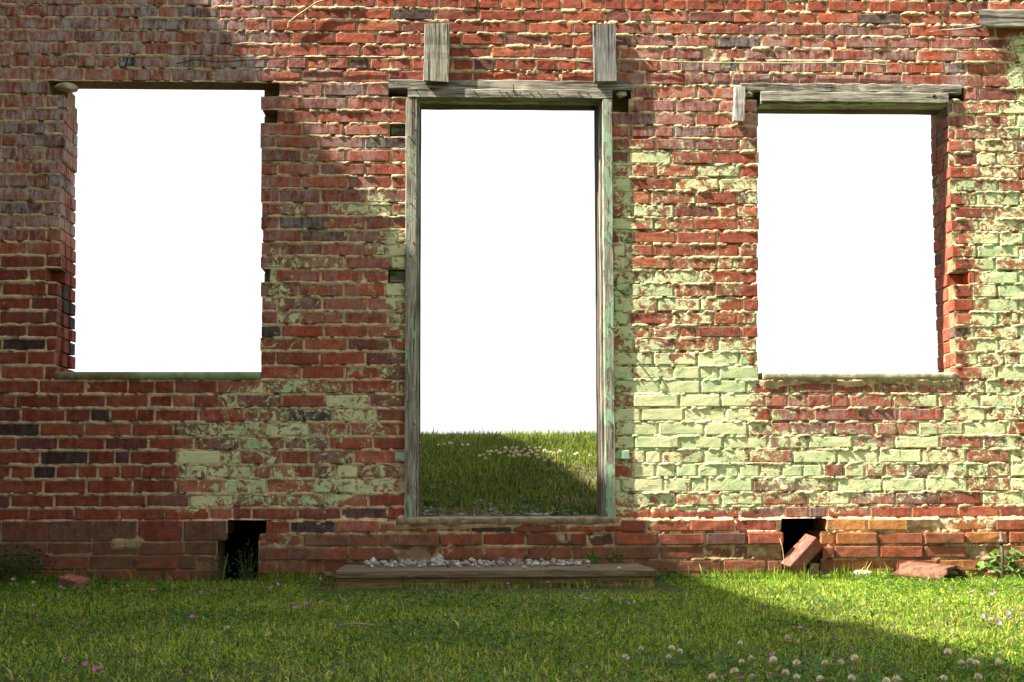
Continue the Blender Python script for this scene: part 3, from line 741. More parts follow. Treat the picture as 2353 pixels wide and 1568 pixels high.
tag(ob('crawl_space', mesh('crawl_space', [(-9, .89, -.1), (9, .89, -.1), (9, .89, .36), (-9, .89, .36)], [(0, 1, 2, 3)], M_EARTH)), kind='structure')

# ---------------------------------------------------------------- wooden step
sx0, sy0 = [float(v) for v in ground_at(771, 1311, .082)]; sx1 = float(ground_at(1519, 1312, .082)[0])
SY0, SY1 = sy0, -.062
STEP_Z = .082
st = thing('wooden_step', ((sx0+sx1)/2, (SY0+SY1)/2, 0), 'low weathered plank step in front of the doorway', 'step')
nP = 6; pw = (SY1-SY0)/nP
for k in range(nP):
    me = board_mesh(sx0+random.uniform(0, .006), sx1-random.uniform(0, .006), STEP_Z-.036, STEP_Z-random.uniform(0, .003), SY0+k*pw+.0025, SY0+(k+1)*pw-.0025, WST, 'X', .0012, .002, .0035, 14)
    child('plank', me, st)
child('skirt_board', board_mesh(sx0+.010, sx1-.006, -.03, STEP_Z-.038, SY0+.028, SY0+.062, WSK, 'X', .002, .001, .003, 14), st)
for xx in (sx0+.012, sx1-.045):
    child('side_board', board_mesh(0, 1, -.03, STEP_Z-.038, 0, .035, WSK, 'X', .001, 0, .003, 6), st).matrix_parent_inverse = Matrix.Translation(-Vector(st.location)) @ Matrix.Translation((xx+.034, SY0+.064, 0)) @ Matrix.Rotation(R(90), 4, 'Z') @ Matrix.Diagonal((SY1-SY0-.07, 1, 1, 1))

# ---------------------------------------------------------------- the outbuilding whose eave shades the corner
bd = thing('clapboard_building', (-7.2, -1, 0), 'tall weathered clapboard building beside the end of the brick wall', 'building')
WXF = -4.75                                    # its face
p1 = Vector((PX(600, 150), 0, PZ(600, 150))); p2 = Vector((PX(1575, 1318), 0, PZ(1575, 1318)))
EAVE_X = -4.45
sl = math.tan(EL)/math.cos(AZ)
EAVE_Z = .5*((p1.z + (p1.x-EAVE_X)*sl) + (p2.z + (p2.x-EAVE_X)*sl))
for k in range(int((EAVE_Z-.1)/.16)+1):
    z0 = .05+k*.16; v, f = [], []
    boxv(WXF-.012, WXF+.010, -6.5, 7.0, z0, z0+.158, v, f)
    v = [(x+(.012 if z < z0+.05 and x > WXF else 0), y, z) for x, y, z in v]
    child('clapboard', mesh('clapboard', v, f, M_CLAP), bd)
v, f = [], []; boxv(-9.6, WXF-.014, -6.5, 7.0, -.1, EAVE_Z+.02, v, f); child('wall_body', mesh('body', v, f, M_CLAP), bd)
# roof: an uneven eave of felt-covered boards
def roof_slope():
    ys = np.linspace(-6.8, 7.3, 172); v, f = [], []
    for y in ys:
        e = .05*(float(fbm(np.float64(y*1.1), np.float64(1.7), 91))-.5) + .012*(float(vn(np.float64(y*9), np.float64(4.), 93))-.5)
        if y < -4.0: e += .12
        v += [(EAVE_X+e, y, EAVE_Z), (-7.2, y, EAVE_Z+1.1), (-7.2, y, EAVE_Z+1.06), (EAVE_X+e, y, EAVE_Z-.035)]
    for k in range(len(ys)-1):
        for i in range(4): f.append((k*4+i, (k+1)*4+i, (k+1)*4+(i+1) % 4, k*4+(i+1) % 4))
    return mesh('roof', v, f, M_ROOF)
child('roof_slope', roof_slope(), bd)
me = roof_slope(); me.transform(Matrix.Translation((-14.4, 0, 0)) @ Matrix.Scale(-1, 4, Vector((1, 0, 0)))); child('roof_slope', me, bd)

# a vine along the eave, its leaves breaking the edge of the shade
vt = thing('climbing_vine', (EAVE_X, -1, EAVE_Z), 'climbing vine trailing along the eave of the clapboard building', 'vine')
n = 2600; yv = RG.uniform(-6.6, 4.2, n); cl = sst(.35, .75, fbm(yv*1.4, yv*0, 131)); yv = yv[RG.uniform(0, 1, n) < .25+.75*cl]; n = len(yv)
off = RG.exponential(.10, n)*(.3+1.6*fbm(yv*1.9, yv*0+4, 133)); dn = Vector((SUN.z, 0, -SUN.x)).normalized()
P = np.stack([np.full(n, EAVE_X)+RG.normal(0, .12, n), yv, np.full(n, EAVE_Z)], -1) + off[:, None]*np.array(dn) - RG.uniform(0, .25, n)[:, None]*np.array((-.25, 0, .3))
u = RG.normal(size=(n, 3)); u /= np.linalg.norm(u, axis=1)[:, None]; w_ = np.cross(u, RG.normal(size=(n, 3))); w_ /= np.linalg.norm(w_, axis=1)[:, None]; s_ = RG.uniform(.018, .045, (n, 1))
V_ = np.stack([P-u*s_, P+w_*s_*.7, P+u*s_, P-w_*s_*.7], 1)
child('foliage', big_mesh('vine', V_.reshape(-1, 3), quads=np.arange(n*4).reshape(-1, 4), mat=M_LEAF, attrs={'tint': np.tile((.06, .12, .02), (n*4, 1))}, smooth=False), vt)
for k in range(26):
    y0 = random.uniform(-6, 3.5); L_ = random.uniform(.15, .5); d2 = Vector((dn.x*.8, random.uniform(-.6, .6), dn.z*.8)); q0 = Vector((EAVE_X-.05, y0, EAVE_Z))
    child('stem', tube_mesh([q0, q0+d2*L_*.5+Vector((0, 0, .04)), q0+d2*L_], .006, M_TWIG, 5, .4), vt)

# ---------------------------------------------------------------- added trees behind the viewer, cutting sky light to deepen the wall's shade
def tree(loc, ht, rad, seed):
    t = thing('added_shade_tree', loc, 'added leafy tree out of view that cuts sky light on the brick wall', 'tree', 'added trees that cut sky light')
    rs = random.Random(seed); cen = []
    ob('trunk', tube_mesh([(0, 0, -.1), (.05, 0, ht*.25), (-.05, .05, ht*.5), (0, 0, ht*.8)], .22, M_TWIG, 9, .3), t)
    for k in range(26):
        a = rs.uniform(0, 6.28); z = rs.uniform(.28, 1.0); r_ = rad*math.sqrt(max(.05, 1-(abs(z-.6)/.45)**2))*rs.uniform(.3, .9); cen.append((math.cos(a)*r_, math.sin(a)*r_, z*ht))
    for c_ in cen[:7]: ob('limb', tube_mesh([(0, 0, ht*.3), (c_[0]*.5, c_[1]*.5, (ht*.35+c_[2])/2), c_], .08, M_TWIG, 6, .2), t)
    r2 = np.random.default_rng(seed); n = 5200; ci = np.array(cen)[r2.integers(0, len(cen), n)]
    P = ci + r2.normal(0, rad*.20, (n, 3)); u = r2.normal(size=(n, 3)); u /= np.linalg.norm(u, axis=1)[:, None]; w_ = np.cross(u, r2.normal(size=(n, 3))); w_ /= np.linalg.norm(w_, axis=1)[:, None]
    s_ = r2.uniform(.10, .19, (n, 1)); V_ = np.stack([P-u*s_, P+w_*s_*.6, P+u*s_, P-w_*s_*.6], 1)
    col = np.array((.05, .10, .02))*r2.uniform(.6, 1.5, (n, 1))
    ob('crown', big_mesh('crown', V_.reshape(-1, 3), quads=np.arange(n*4).reshape(-1, 4), mat=M_LEAF, attrs={'tint': np.repeat(col, 4, 0)}, smooth=False), t)
for k, (x, y, h, r_) in enumerate(((-5.0, -10.6, 8, 2.6), (-8.5, -13.5, 9, 2.9), (-3.2, -15, 10, 3.1), (2.6, -14.5, 9.5, 3.0), (8.2, -13, 9, 3.0), (13.0, -9.5, 9, 2.8))): tree((x, y, 0), h, r_, 300+k)

# ---------------------------------------------------------------- grass
def blades(name, X, Y, Z, hmin, hmax, wmin, wmax, lean_, pal, prob, dark=None, hs=None):
    n = len(X); a = RG.uniform(0, 2*math.pi, n); h = RG.uniform(hmin, hmax, n)*np.where(RG.uniform(0, 1, n) < .07, 1.7, RG.uniform(.6, 1.1, n)); w = RG.uniform(wmin, wmax, n)
    if hs is not None: h = h*hs
    la = RG.uniform(0, 2*math.pi, n); ln = np.abs(RG.normal(0, lean_, n)); 
    dx, dy = np.cos(la)*ln, np.sin(la)*ln
    k = 1/np.sqrt(1+ln**2)
    ux, uy = np.cos(a), np.sin(a)
    B = np.stack([X, Y, Z-.004], -1)
    mid = B + np.stack([dx*h*.40*k, dy*h*.40*k, h*.58*k], -1); tip = B + np.stack([dx*h*1.15*k, dy*h*1.15*k, h*(.58+.42*np.clip(1-ln*.35, -.2, 1))*k], -1)
    s = np.stack([ux, uy, np.zeros(n)], -1)*w[:, None]*.5
    V_ = np.stack([B-s*.8, B+s*.8, mid-s, mid+s, tip], 1)
    b0 = np.arange(n)[:, None]*5
    Q_ = np.concatenate([b0+0, b0+1, b0+3, b0+2], 1); T_ = np.concatenate([b0+2, b0+3, b0+4], 1)
    pi_ = RG.choice(len(pal), n, p=prob); col = np.array(pal)[pi_]*RG.uniform(.75, 1.25, (n, 1))
    if dark is not None: col = col*dark[:, None]
    col5 = np.repeat(col[:, None, :], 5, 1)
    return big_mesh(name, V_.reshape(-1, 3), quads=Q_, tris=T_, mat=M_GRASS, attrs={'tint': col5.reshape(-1, 3)}, smooth=False)
GP = [(.19, .33, .022), (.28, .42, .032), (.09, .20, .014), (.46, .49, .07), (.56, .48, .18), (.05, .13, .016)]
GPR = [.26, .26, .17, .19, .05, .07]
def frust(n, d0, d1, m0=-420, m1=2820):
    dep = np.sqrt(RG.uniform(d0*d0, d1*d1, n)); x = RG.uniform(m0, m1, n)
    r_ = rays(x, np.full(n, 1148.)); return CAM[0] + r_[:, 0]/r_[:, 1]*dep, CAM[1] + dep
TX, TY = PX(2140, 1335, -.22), -.22
def not_on_step(X, Y): return ~((X > sx0) & (X < sx1) & (Y > SY0+.02) & (Y < 0.3))
def base_clear(X, Y):
    return (Y < -.028) & not_on_step(X, Y)
X, Y = frust(298000, 3.15, 7.735)
k = base_clear(X, Y) & ~((X > sx0-.02) & (X < sx1+.02) & (Y > SY0-.07)); X, Y = X[k], Y[k]
k = ~(((X-TX)/.17)**2 + ((Y-TY-.03)/.13)**2 < 1); X, Y = X[k], Y[k]
thin = fbm(X*2.2, Y*2.2, 101); k = RG.uniform(0, 1, len(X)) < .55+.9*sst(.3, .6, thin); X, Y = X[k], Y[k]
tone_ = .62+.75*fbm(X*1.7+3, Y*1.7, 103)
hs_ = 1 - .72*((X > sx0-.1) & (X < sx1+.1))*sst(SY0-.80, SY0-.15, Y)
tag(ob('lawn_grass', blades('lawn', X, Y, np.zeros(len(X)), .009, .023, .0024, .0052, 1.5, GP, GPR, tone_, hs_)), 'short green lawn grass growing in front of the wall', 'grass', kind='stuff')
# taller tufts along the foot of the wall and the step
X = RG.uniform(-3.3, 4.2, 19000); Y = -.03 - np.abs(RG.normal(0, .07, 19000))
k = ~((X > sx0-.02) & (X < sx1+.02)); X, Y = X[k], Y[k]
k = RG.uniform(0, 1, len(X)) < sst(.30, .7, fbm(X*5, Y*2, 105)); X, Y = X[k], Y[k]
X2 = RG.uniform(sx0+.30, sx1, 330); Y2 = SY0 - np.abs(RG.normal(0, .05, 330)) + .02
X, Y = np.concatenate([X, X2]), np.concatenate([Y, Y2])
tag(ob('edge_grass', blades('edge', X, Y, np.zeros(len(X)), .03, .065, .0025, .0048, .5, GP, [.28, .14, .30, .08, .05, .15])), 'longer grass along the foot of the wall and the step', 'grass', kind='stuff')
# flat dead thatch and small clover leaves between the blades
X, Y = frust(9000, 3.15, 7.6); k = base_clear(X, Y) & ~((X > sx0-.1) & (X < sx1+.1) & (Y > SY0-.65)); X, Y = X[k], Y[k]
tag(ob('broad_grass', blades('broad', X, Y, np.zeros(len(X)), .016, .036, .0045, .0075, 1.1, GP, [.3, .25, .2, .05, .05, .15])), 'scattered broad-bladed grass in the front lawn', 'grass', kind='stuff')
X, Y = frust(26000, 3.15, 7.7); k = base_clear(X, Y); X, Y = X[k], Y[k]
k = RG.uniform(0, 1, len(X)) < sst(.42, .66, fbm(X*1.6+9, Y*1.6, 141)); X, Y = X[k], Y[k]
tag(ob('dead_thatch', blades('thatch', X, Y, np.full(len(X), .006), .014, .034, .0016, .0030, 2.6, [(.46, .36, .17), (.34, .24, .11), (.55, .47, .24)], [.4, .3, .3])), 'dry straw-coloured grass lying in the lawn', 'grass', kind='stuff')
def trefoils(X, Y, zlo, zhi, smin, smax, pal):
    n = len(X); Z = RG.uniform(zlo, zhi, n); a0 = RG.uniform(0, 6.28, n); s_ = RG.uniform(smin, smax, n); tx, ty = RG.normal(0, .35, n), RG.normal(-.1, .35, n)
    V_, T_, C_ = [], [], []; b = 0
    col = np.array(pal)[RG.integers(0, len(pal), n)]*RG.uniform(.75, 1.25, (n, 1))
    for k in range(3):
        a = a0 + k*2.094
        pts = []
        for u, w_ in ((.05, 0), (.55, .42), (1.0, .34), (1.02, -.34), (.55, -.42)):
            px = (np.cos(a)*u - np.sin(a)*w_)*s_; py = (np.sin(a)*u + np.cos(a)*w_)*s_
            pts.append(np.stack([X+px, Y+py, Z + px*tx + py*ty + .15*s_*(u > .3)], -1))
        V_.append(np.stack(pts, 1).reshape(-1, 3)); i0 = b + np.arange(n)[:, None]*5
        T_ += [np.concatenate([i0, i0+1, i0+2], 1), np.concatenate([i0, i0+2, i0+3], 1), np.concatenate([i0, i0+3, i0+4], 1)]; C_.append(np.repeat(col, 5, 0)); b += n*5
    return big_mesh('trefoils', np.concatenate(V_), tris=np.concatenate(T_), mat=M_LEAF, attrs={'tint': np.concatenate(C_)}, smooth=False)
X, Y = frust(30000, 3.15, 7.7); k = base_clear(X, Y); X, Y = X[k], Y[k]
xp, yp = to_px(X, Y, np.full(len(X), .02))
dens = .10 + .8*sst(.50, .68, fbm(X*2.0+5, Y*2.0, 143)) + .6*sst(1450, 1540, yp)*sst(1350, 1700, xp) + .5*(1-sst(150, 400, xp))*(1-sst(1340, 1400, yp))
k = (RG.uniform(0, 1, len(X)) < dens) & ~((X > sx0-.05) & (X < sx1+.05) & (Y > SY0-.22)); X, Y = X[k], Y[k]
tag(ob('clover_leaves', trefoils(X, Y, .010, .028, .005, .010, [(.07, .17, .025), (.10, .22, .03), (.05, .13, .03)])), 'low clover leaves spread through the front lawn', 'clover', kind='stuff')
# stray taller blades on the crest of the bank
X = RG.uniform(-1.6, 1.9, 1500); Y = RG.uniform(4.5, 7.6, 1500)
tag(ob('crest_grass', blades('crest', X, Y, hill(X, Y), .05, .10, .003, .005, .45, GP, GPR)), 'taller stray grass along the top of the bank', 'grass', kind='stuff')
n = 185000
X = np.where(RG.uniform(0, 1, n) < .62, RG.uniform(-1.6, 1.9, n), RG.uniform(-5, 5.5, n)); Y = .36 + 7.3*RG.uniform(0, 1, n)**1.15
k = RG.uniform(0, 1, n) < .25+.75*sst(.30, .62, fbm(X*2.5, Y*2.5, 107) + .10*(Y-.8)); X, Y = X[k], Y[k]
tag(ob('hill_grass', blades('hill', X, Y, hill(X, Y), .028, .060, .003, .0065, .7, GP, [.24, .16, .24, .12, .12, .12], .26+.50*fbm(X*1.9, Y*1.9, 109))), 'grass growing on the bank behind the doorway', 'grass', kind='stuff')

# ---------------------------------------------------------------- leafy weeds
def weed(name, loc, rad, ht, n, ls, label, pal=((.05, .13, .02), (.08, .18, .03), (.035, .09, .015)), grassy=0, cat='weed', arch=.5):
    """stems with many small leaves on short stalks, and a few long blades if grassy"""
    t = thing(name, loc, label, cat)
    v, f, c = [], [], []; sv, sf = [], []
    for k in range(n):
        a = random.uniform(0, 2*math.pi); r_ = rad*math.sqrt(random.random()); z = ht*random.uniform(.25, 1.0)*(1-.45*(r_/rad)**2)
        p = Vector((math.cos(a)*r_, math.sin(a)*r_*.55, z))
        nrm = Vector((random.gauss(0, .6), random.gauss(-.3, .6), 1)).normalized(); x = nrm.orthogonal().normalized(); x.rotate(Matrix.Rotation(random.uniform(0, 6.28), 3, nrm)); y = nrm.cross(x)
        s = ls*random.uniform(.6, 1.25); i0 = len(v)
        for (u, w_, dz) in ((0, 0, 0), (.35, .42, .06), (.8, .36, .05), (1.05, 0, -.05), (.8, -.36, .05), (.35, -.42, .06), (.55, 0, -.04)):
            v.append(p + x*(u*s) + y*(w_*s) + nrm*(dz*s))
        f += [(i0, i0+1, i0+6), (i0+1, i0+2, i0+6), (i0+2, i0+3, i0+6), (i0+3, i0+4, i0+6), (i0+4, i0+5, i0+6), (i0+5, i0, i0+6)]
        col = np.array(random.choice(pal))*random.uniform(.75, 1.25); c += [col]*7
        if k % 3 == 0:
            b = Vector((p.x*.35, p.y*.35, 0)); m_ = (b+p)/2 + Vector((0, 0, ht*.12)); w2 = Vector((.0012, 0, 0)); j = len(sv)
            sv += [b-w2, b+w2, m_+w2, m_-w2, p+w2*.6, p-w2*.6]; sf += [(j, j+1, j+2, j+3), (j+3, j+2, j+4, j+5)]
    for k in range(grassy):
        a = random.uniform(0, 2*math.pi); r_ = rad*.6*random.random(); b = Vector((math.cos(a)*r_, math.sin(a)*r_*.4, 0)); d_ = Vector((math.cos(a), math.sin(a)*.5, 0)); h = ht*random.uniform(.7, 1.5)
        w2 = Vector((-math.sin(a), math.cos(a), 0))*random.uniform(.0012, .0026); prev = None; col = np.array(random.choice(pal))*random.uniform(.8, 1.5)
        for i, tt in enumerate((0, .35, .7, 1.0)):
            p = b + d_*(h*arch*tt**2) + Vector((0, 0, h*(tt-.35*tt*tt*arch*2))); i0 = len(v); v += [p-w2*(1-tt*.9), p+w2*(1-tt*.9)]; c += [col]*2
            if prev is not None: f.append((prev, prev+1, i0+1, i0))
            prev = i0
    o = ob('foliage', mesh('foliage', v, f, M_LEAF, {'tint': np.array(c)}), t)
    if sv: ob('stem', mesh('stem', sv, sf, M_LEAF, {'tint': np.tile((.10, .13, .04), (len(sv), 1))}), t)
    return t
def gp(x, y, z=0.0): 
    a = ground_at(x, y, z); return (float(a[0]), float(a[1]), z)
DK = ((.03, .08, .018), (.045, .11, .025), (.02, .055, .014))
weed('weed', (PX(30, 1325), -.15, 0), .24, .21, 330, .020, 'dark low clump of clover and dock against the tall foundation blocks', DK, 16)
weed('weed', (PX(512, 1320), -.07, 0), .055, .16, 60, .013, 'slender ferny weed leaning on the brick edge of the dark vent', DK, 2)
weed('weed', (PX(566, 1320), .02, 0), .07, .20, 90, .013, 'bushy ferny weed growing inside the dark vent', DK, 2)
weed('weed', (PX(2275, 1325), -.13, 0), .10, .15, 60, .034, 'sunlit weed with round pale green leaves beside the iron rod', ((.10, .20, .04), (.14, .26, .06), (.07, .16, .03)), 3)
weed('weed', (PX(2335, 1325), -.13, 0), .13, .17, 95, .026, 'sunlit clump of small round leaves behind the iron rod', ((.09, .19, .03), (.13, .24, .05), (.06, .14, .03)), 6)
weed('weed', (PX(1872, 1330), -.11, 0), .04, .035, 12, .026, 'small broad-leaved weed below the pier beside the square hole', ((.06, .14, .03), (.09, .18, .04)), 3)
weed('weed', (PX(1355, 1289), -.13, STEP_Z), .05, .085, 10, .012, 'tuft of grass rooted in the pebbles on the step', ((.08, .17, .02), (.10, .20, .03)), 60)
weed('weed', (PX(1408, 1286), -.10, STEP_Z), .065, .06, 34, .016, 'low leafy weed spreading over the end of the step', ((.10, .20, .03), (.07, .15, .02)), 6)
weed('weed', (PX(1520, 1300), -.10, 0), .09, .07, 40, .014, 'low weeds crowding the corner of the step', ((.08, .17, .02), (.06, .13, .02)), 40)
d_ = .62
weed('weed', (PX(985, 1184, d_), d_, float(hill(PX(985, 1184, d_), d_))), .05, .09, 4, .012, 'arching grass tuft just behind the door sill among gravel', ((.08, .16, .02), (.10, .19, .03)), 70, arch=.9)
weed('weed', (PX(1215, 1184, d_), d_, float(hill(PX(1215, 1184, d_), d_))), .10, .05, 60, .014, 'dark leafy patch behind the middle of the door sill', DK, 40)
# a dry stalk by the hole, a green one by the vent
tag(ob('dry_stalk', tube_mesh([(PX(1800, 1326), -.045, -.005), (PX(1797, 1290), -.05, PZ(1797, 1290)), (PX(1793, 1255), -.045, PZ(1793, 1255)), (PX(1788, 1238), -.04, PZ(1788, 1238))], .0022, M_TWIG, 5)), 'thin dry stalk standing in front of the square hole', 'stalk')
a = gp(500, 1383); tag(ob('green_stalk', tube_mesh([a, (a[0]+.012, a[1], .05), (a[0]+.024, a[1]+.01, .13), (a[0]+.036, a[1]+.01, .185)], .0026, plain('green_stalk', (.09, .17, .03), (.14, .22, .05)), 5, .5)), 'single tall green stalk leaning in the lawn before the dark vent', 'stalk')
a, b = gp(778, 1437, .03), gp(860, 1437, .03)
tag(ob('fallen_twig', tube_mesh([a, ((a[0]+b[0])/2, a[1]+.01, .034), b], .003, M_TWIG, 5)), 'short fallen twig lying on the shaded lawn', 'twig')

# ---------------------------------------------------------------- loose bricks, rubble, tile, rod
def loose_brick(name, c, size, rot, tone, label, soil=.1, mort=False):
    v, f = brick_mesh(-size[0]/2, size[0]/2, -size[2]/2, size[2]/2, dep=size[1]/2, yoff=0, rough=1.4)
    v = v - np.array([0, 0, 0]); v[:30, 1] -= size[1]/2 
    f = f + [tuple(range(30, 48))]
    o = ob(name, mesh('brick', v, f, M_BRICK, {'tone': np.tile(tone, (len(v), 1)), 'wear': np.tile((0, .28, soil), (len(v), 1))}), None, c)
    o.rotation_euler = rot; return tag(o, label, 'brick')
tb = loose_brick('loose_brick', (PX(1838, 1274), -.03, PZ(1838, 1274)), (.20, .10, .068), (R(14), R(-44), R(10)), (.25, .065, .038), 'loose red brick tipped on end in the square hole of the foundation', .05)
a = gp(163, 1352)
loose_brick('loose_brick', (a[0], a[1]+.05, .020), (.108, .085, .050), (R(8), R(9), R(-28)), (.36, .085, .05), 'half red brick lying in the shaded grass near the wall', .1)
loose_brick('brick_fragment', (PX(1829, 1327), -.01, .030), (.075, .09, .06), (R(3), R(-4), R(12)), (.20, .12, .08), 'dull brown brick piece on the floor of the square hole', .5)
loose_brick('brick_fragment', (PX(1868, 1321), -.005, .038), (.046, .09, .075), (R(-4), R(4), R(-6)), (.24, .15, .10), 'upright pinkish brick piece in the corner of the square hole', .5)
def rock(name, x, y, z, s, seed, mat, label, cat='stone', group=None, rz=0.0, yw=None, sub=2):
    X, Y = (PX(x, y, yw), yw) if yw is not None else gp(x, y, z)[:2]
    me = stone_mesh(seed, *s, mat, sub)
    lo = min(v.co.z for v in me.vertices)
    o = ob(name, me, None, (X, Y, z-lo-.002)); o.rotation_euler = (0, 0, rz); return tag(o, label, cat, group)
rock('stone', 1980, 1331, 0, (.060, .04, .024), 21, M_STONE3, 'flat tan stone at the foot of the wall beside the square hole')
rock('stone', 2188, 1324, .02, (.058, .045, .022), 22, M_STONE3, 'pale brick-edged stone lying behind the clay tile')
rock('stone', 2040, 1322, 0, (.05, .04, .02), 23, M_STONE3, 'crumbled mortar lump beside the clay tile')
rock('stone', 2062, 1318, 0, (.035, .03, .024), 24, M_STONE3, 'small tan rubble lump touching the clay tile')
rock('stone', 2118, 1314, 0, (.05, .03, .035), 25, M_TILE, 'red-brown tile shard wedged behind the clay tile')
# half-round clay tile
ct = thing('clay_tile', (TX, TY, .014), 'broken half-round clay tile lying in the grass near the iron rod', 'tile')
v, f = [], []; nA, nL = 14, 9; r0, r1 = .098, .082
for k in range(nL):
    t = k/(nL-1)
    for i in range(nA):
        a = math.pi*(.04 + .92*i/(nA-1)); j = .012*math.sin(i*1.9)*(1 if k in (0, nL-1) else 0)
        for r_ in (r0, r1): v.append((t*.27 - .135 + j, math.cos(a)*r_*1.05, math.sin(a)*r_*.80 - .012))
def ti(k, i, s): return (k*nA+i)*2+s
for k in range(nL-1):
    for i in range(nA-1):
        f.append((ti(k, i, 0), ti(k+1, i, 0), ti(k+1, i+1, 0), ti(k, i+1, 0))); f.append((ti(k, i, 1), ti(k, i+1, 1), ti(k+1, i+1, 1), ti(k+1, i, 1)))
nb = len(f)
for i in range(nA-1):
    f.append((ti(0, i, 0), ti(0, i+1, 0), ti(0, i+1, 1), ti(0, i, 1))); f.append((ti(nL-1, i, 0), ti(nL-1, i, 1), ti(nL-1, i+1, 1), ti(nL-1, i+1, 0)))
for k in range(nL-1):
    f.append((ti(k, 0, 0), ti(k, 0, 1), ti(k+1, 0, 1), ti(k+1, 0, 0))); f.append((ti(k, nA-1, 0), ti(k+1, nA-1, 0), ti(k+1, nA-1, 1), ti(k, nA-1, 1)))
me = mesh('tile_shell', v, f, M_TILE); me.materials.append(M_TILEIN); me.polygons.foreach_set('material_index', [0 if i < nb else 1 for i in range(len(f))]); me.polygons.foreach_set('use_smooth', [i < nb for i in range(len(f))])
o = ob('tile_shell', me, ct); o.rotation_euler = (0, R(3), R(-52))
rd = thing('iron_rod', (PX(2304, 1331, -.20), -.20, 0), 'brown iron rod with a collar standing upright in the grass', 'rod')
h_ = PZ(2304, 1222, -.20); hc = PZ(2304, 1245, -.20)
ob('shaft', tube_mesh([(0, 0, -.06), (.003, 0, h_*.5), (-.002, 0, h_)], .0085, M_ROD, 12), rd)
ob('collar', tube_mesh([(0, 0, hc-.012), (0, 0, hc+.012)], .0145, M_ROD, 12), rd); ob('bolt', tube_mesh([(0, -.028, hc), (0, -.010, hc)], .007, M_ROD, 8), rd)

# ---------------------------------------------------------------- pebbles on the step
sm = [stone_mesh(100+k, 1, random.uniform(.7, 1), random.uniform(.55, .85), mt, 1) for k in range(6) for mt in (M_STONE, M_STONE2, M_STONE3)]
smlo = [min(v.co.z for v in m_.vertices) for m_ in sm]
def pebble(X, Y, s, z=STEP_Z, which=None):
    k = random.choice([0, 3, 6, 9, 12, 15, 0, 3, 6, 9, 12, 15, 1, 4, 7, 10, 13, 16, 1, 4, 2, 5]) if which is None else which
    o = ob('pebble', sm[k], None, (X, Y, z - smlo[k]*s - .001)); o.scale = (s, s, s); o.rotation_euler = (0, 0, random.uniform(0, 6.28))
    lab = ('large ' if s > .019 else 'small ' if s < .011 else 'middling ') + ('white', 'grey', 'tan')[k % 3] + ' pebble lying on the planks of the wooden step'
    return tag(o, lab, 'pebble', lab.replace(' lying', 's').replace('pebbles', 'pebbles').replace(' pebbles', ' pebbles').split(' on the')[0] + ' on the step')
placed = []
for x, y, s in ((863, 1287, .030), (1010, 1286, .032), (1083, 1288, .027), (1147, 1284, .026), (1216, 1291, .024), (1195, 1292, .019), (942, 1283, .021), (903, 1289, .017), (975, 1288, .022), (1043, 1291, .018), (1285, 1285, .016), (1288, 1290, .014), (1205, 1303, .014), (1350, 1291, .018), (1352, 1298, .012), (1442, 1309, .012), (886, 1284, .02), (1100, 1284, .018), (1130, 1284, .016)):
    X, Y, _ = gp(x, y+6, STEP_Z); Y = max(SY0+.04, min(Y, -.09)); pebble(X, Y, s); placed.append((X, Y, s))
tries = 0
while len(placed) < 235 and tries < 20000:
    tries += 1
    x = random.choice([random.uniform(842, 1235), random.uniform(842, 1130), random.uniform(1230, 1330)]); s = min(.021, max(.006, random.lognormvariate(math.log(.0125), .35)))
    Y = -.085 - abs(random.gauss(0, .16)); X = float(at(x, 1290, Y)[0])
    if Y < SY0+.03: continue
    if any((X-a)**2+(Y-b)**2 < (.70*(s+c))**2 for a, b, c in placed): continue
    pebble(X, Y, s); placed.append((X, Y, s))
# second layer resting on the pile
# gravel behind the sill and among the lawn: too many to count
def gravel(name, pts, label):
    vs_, fs_ = [], []; n0 = 0; base = [np.array([v.co[:] for v in m_.vertices]) for m_ in sm[:6]]; fc = [np.array([p.vertices[:] for p in m_.polygons]) for m_ in sm[:6]]
    for X, Y, Z, s in pts:
        k = random.randrange(6); a = random.uniform(0, 6.28); c_, s_ = math.cos(a), math.sin(a)
        b = base[k]*s*np.array([1.2, .9, .55]); b = np.stack([b[:, 0]*c_-b[:, 1]*s_, b[:, 0]*s_+b[:, 1]*c_, b[:, 2]], -1) + np.array([X, Y, Z])
        vs_.append(b); fs_.append(fc[k]+n0); n0 += len(b)
    return tag(ob(name, big_mesh(name, np.concatenate(vs_), tris=np.concatenate(fs_), mat=M_GRAVEL, smooth=False)), label, 'gravel', kind='stuff')
pts = []
for _ in range(1500):
    X = random.uniform(-.75, 1.0); Y = .33 + abs(random.gauss(0, .42)); q_ = float(fbm(np.float64(X*4), np.float64(Y*4), 121))
    if q_ < .40 + .10*Y: continue
    pts.append((X, Y, float(hill(X, Y))+.004, min(.03, random.lognormvariate(math.log(.011), .45))))
gravel('gravel', pts, 'blue-grey gravel scattered on the ground behind the door sill')
pts = []
for _ in range(34):
    X, Y, _z = gp(random.gauss(1345, 28), random.gauss(1376, 9)); pts.append((X, Y, .008, random.uniform(.004, .010)))
gravel('lawn_gravel', pts, 'patch of small pale gravel in the lawn before the step')

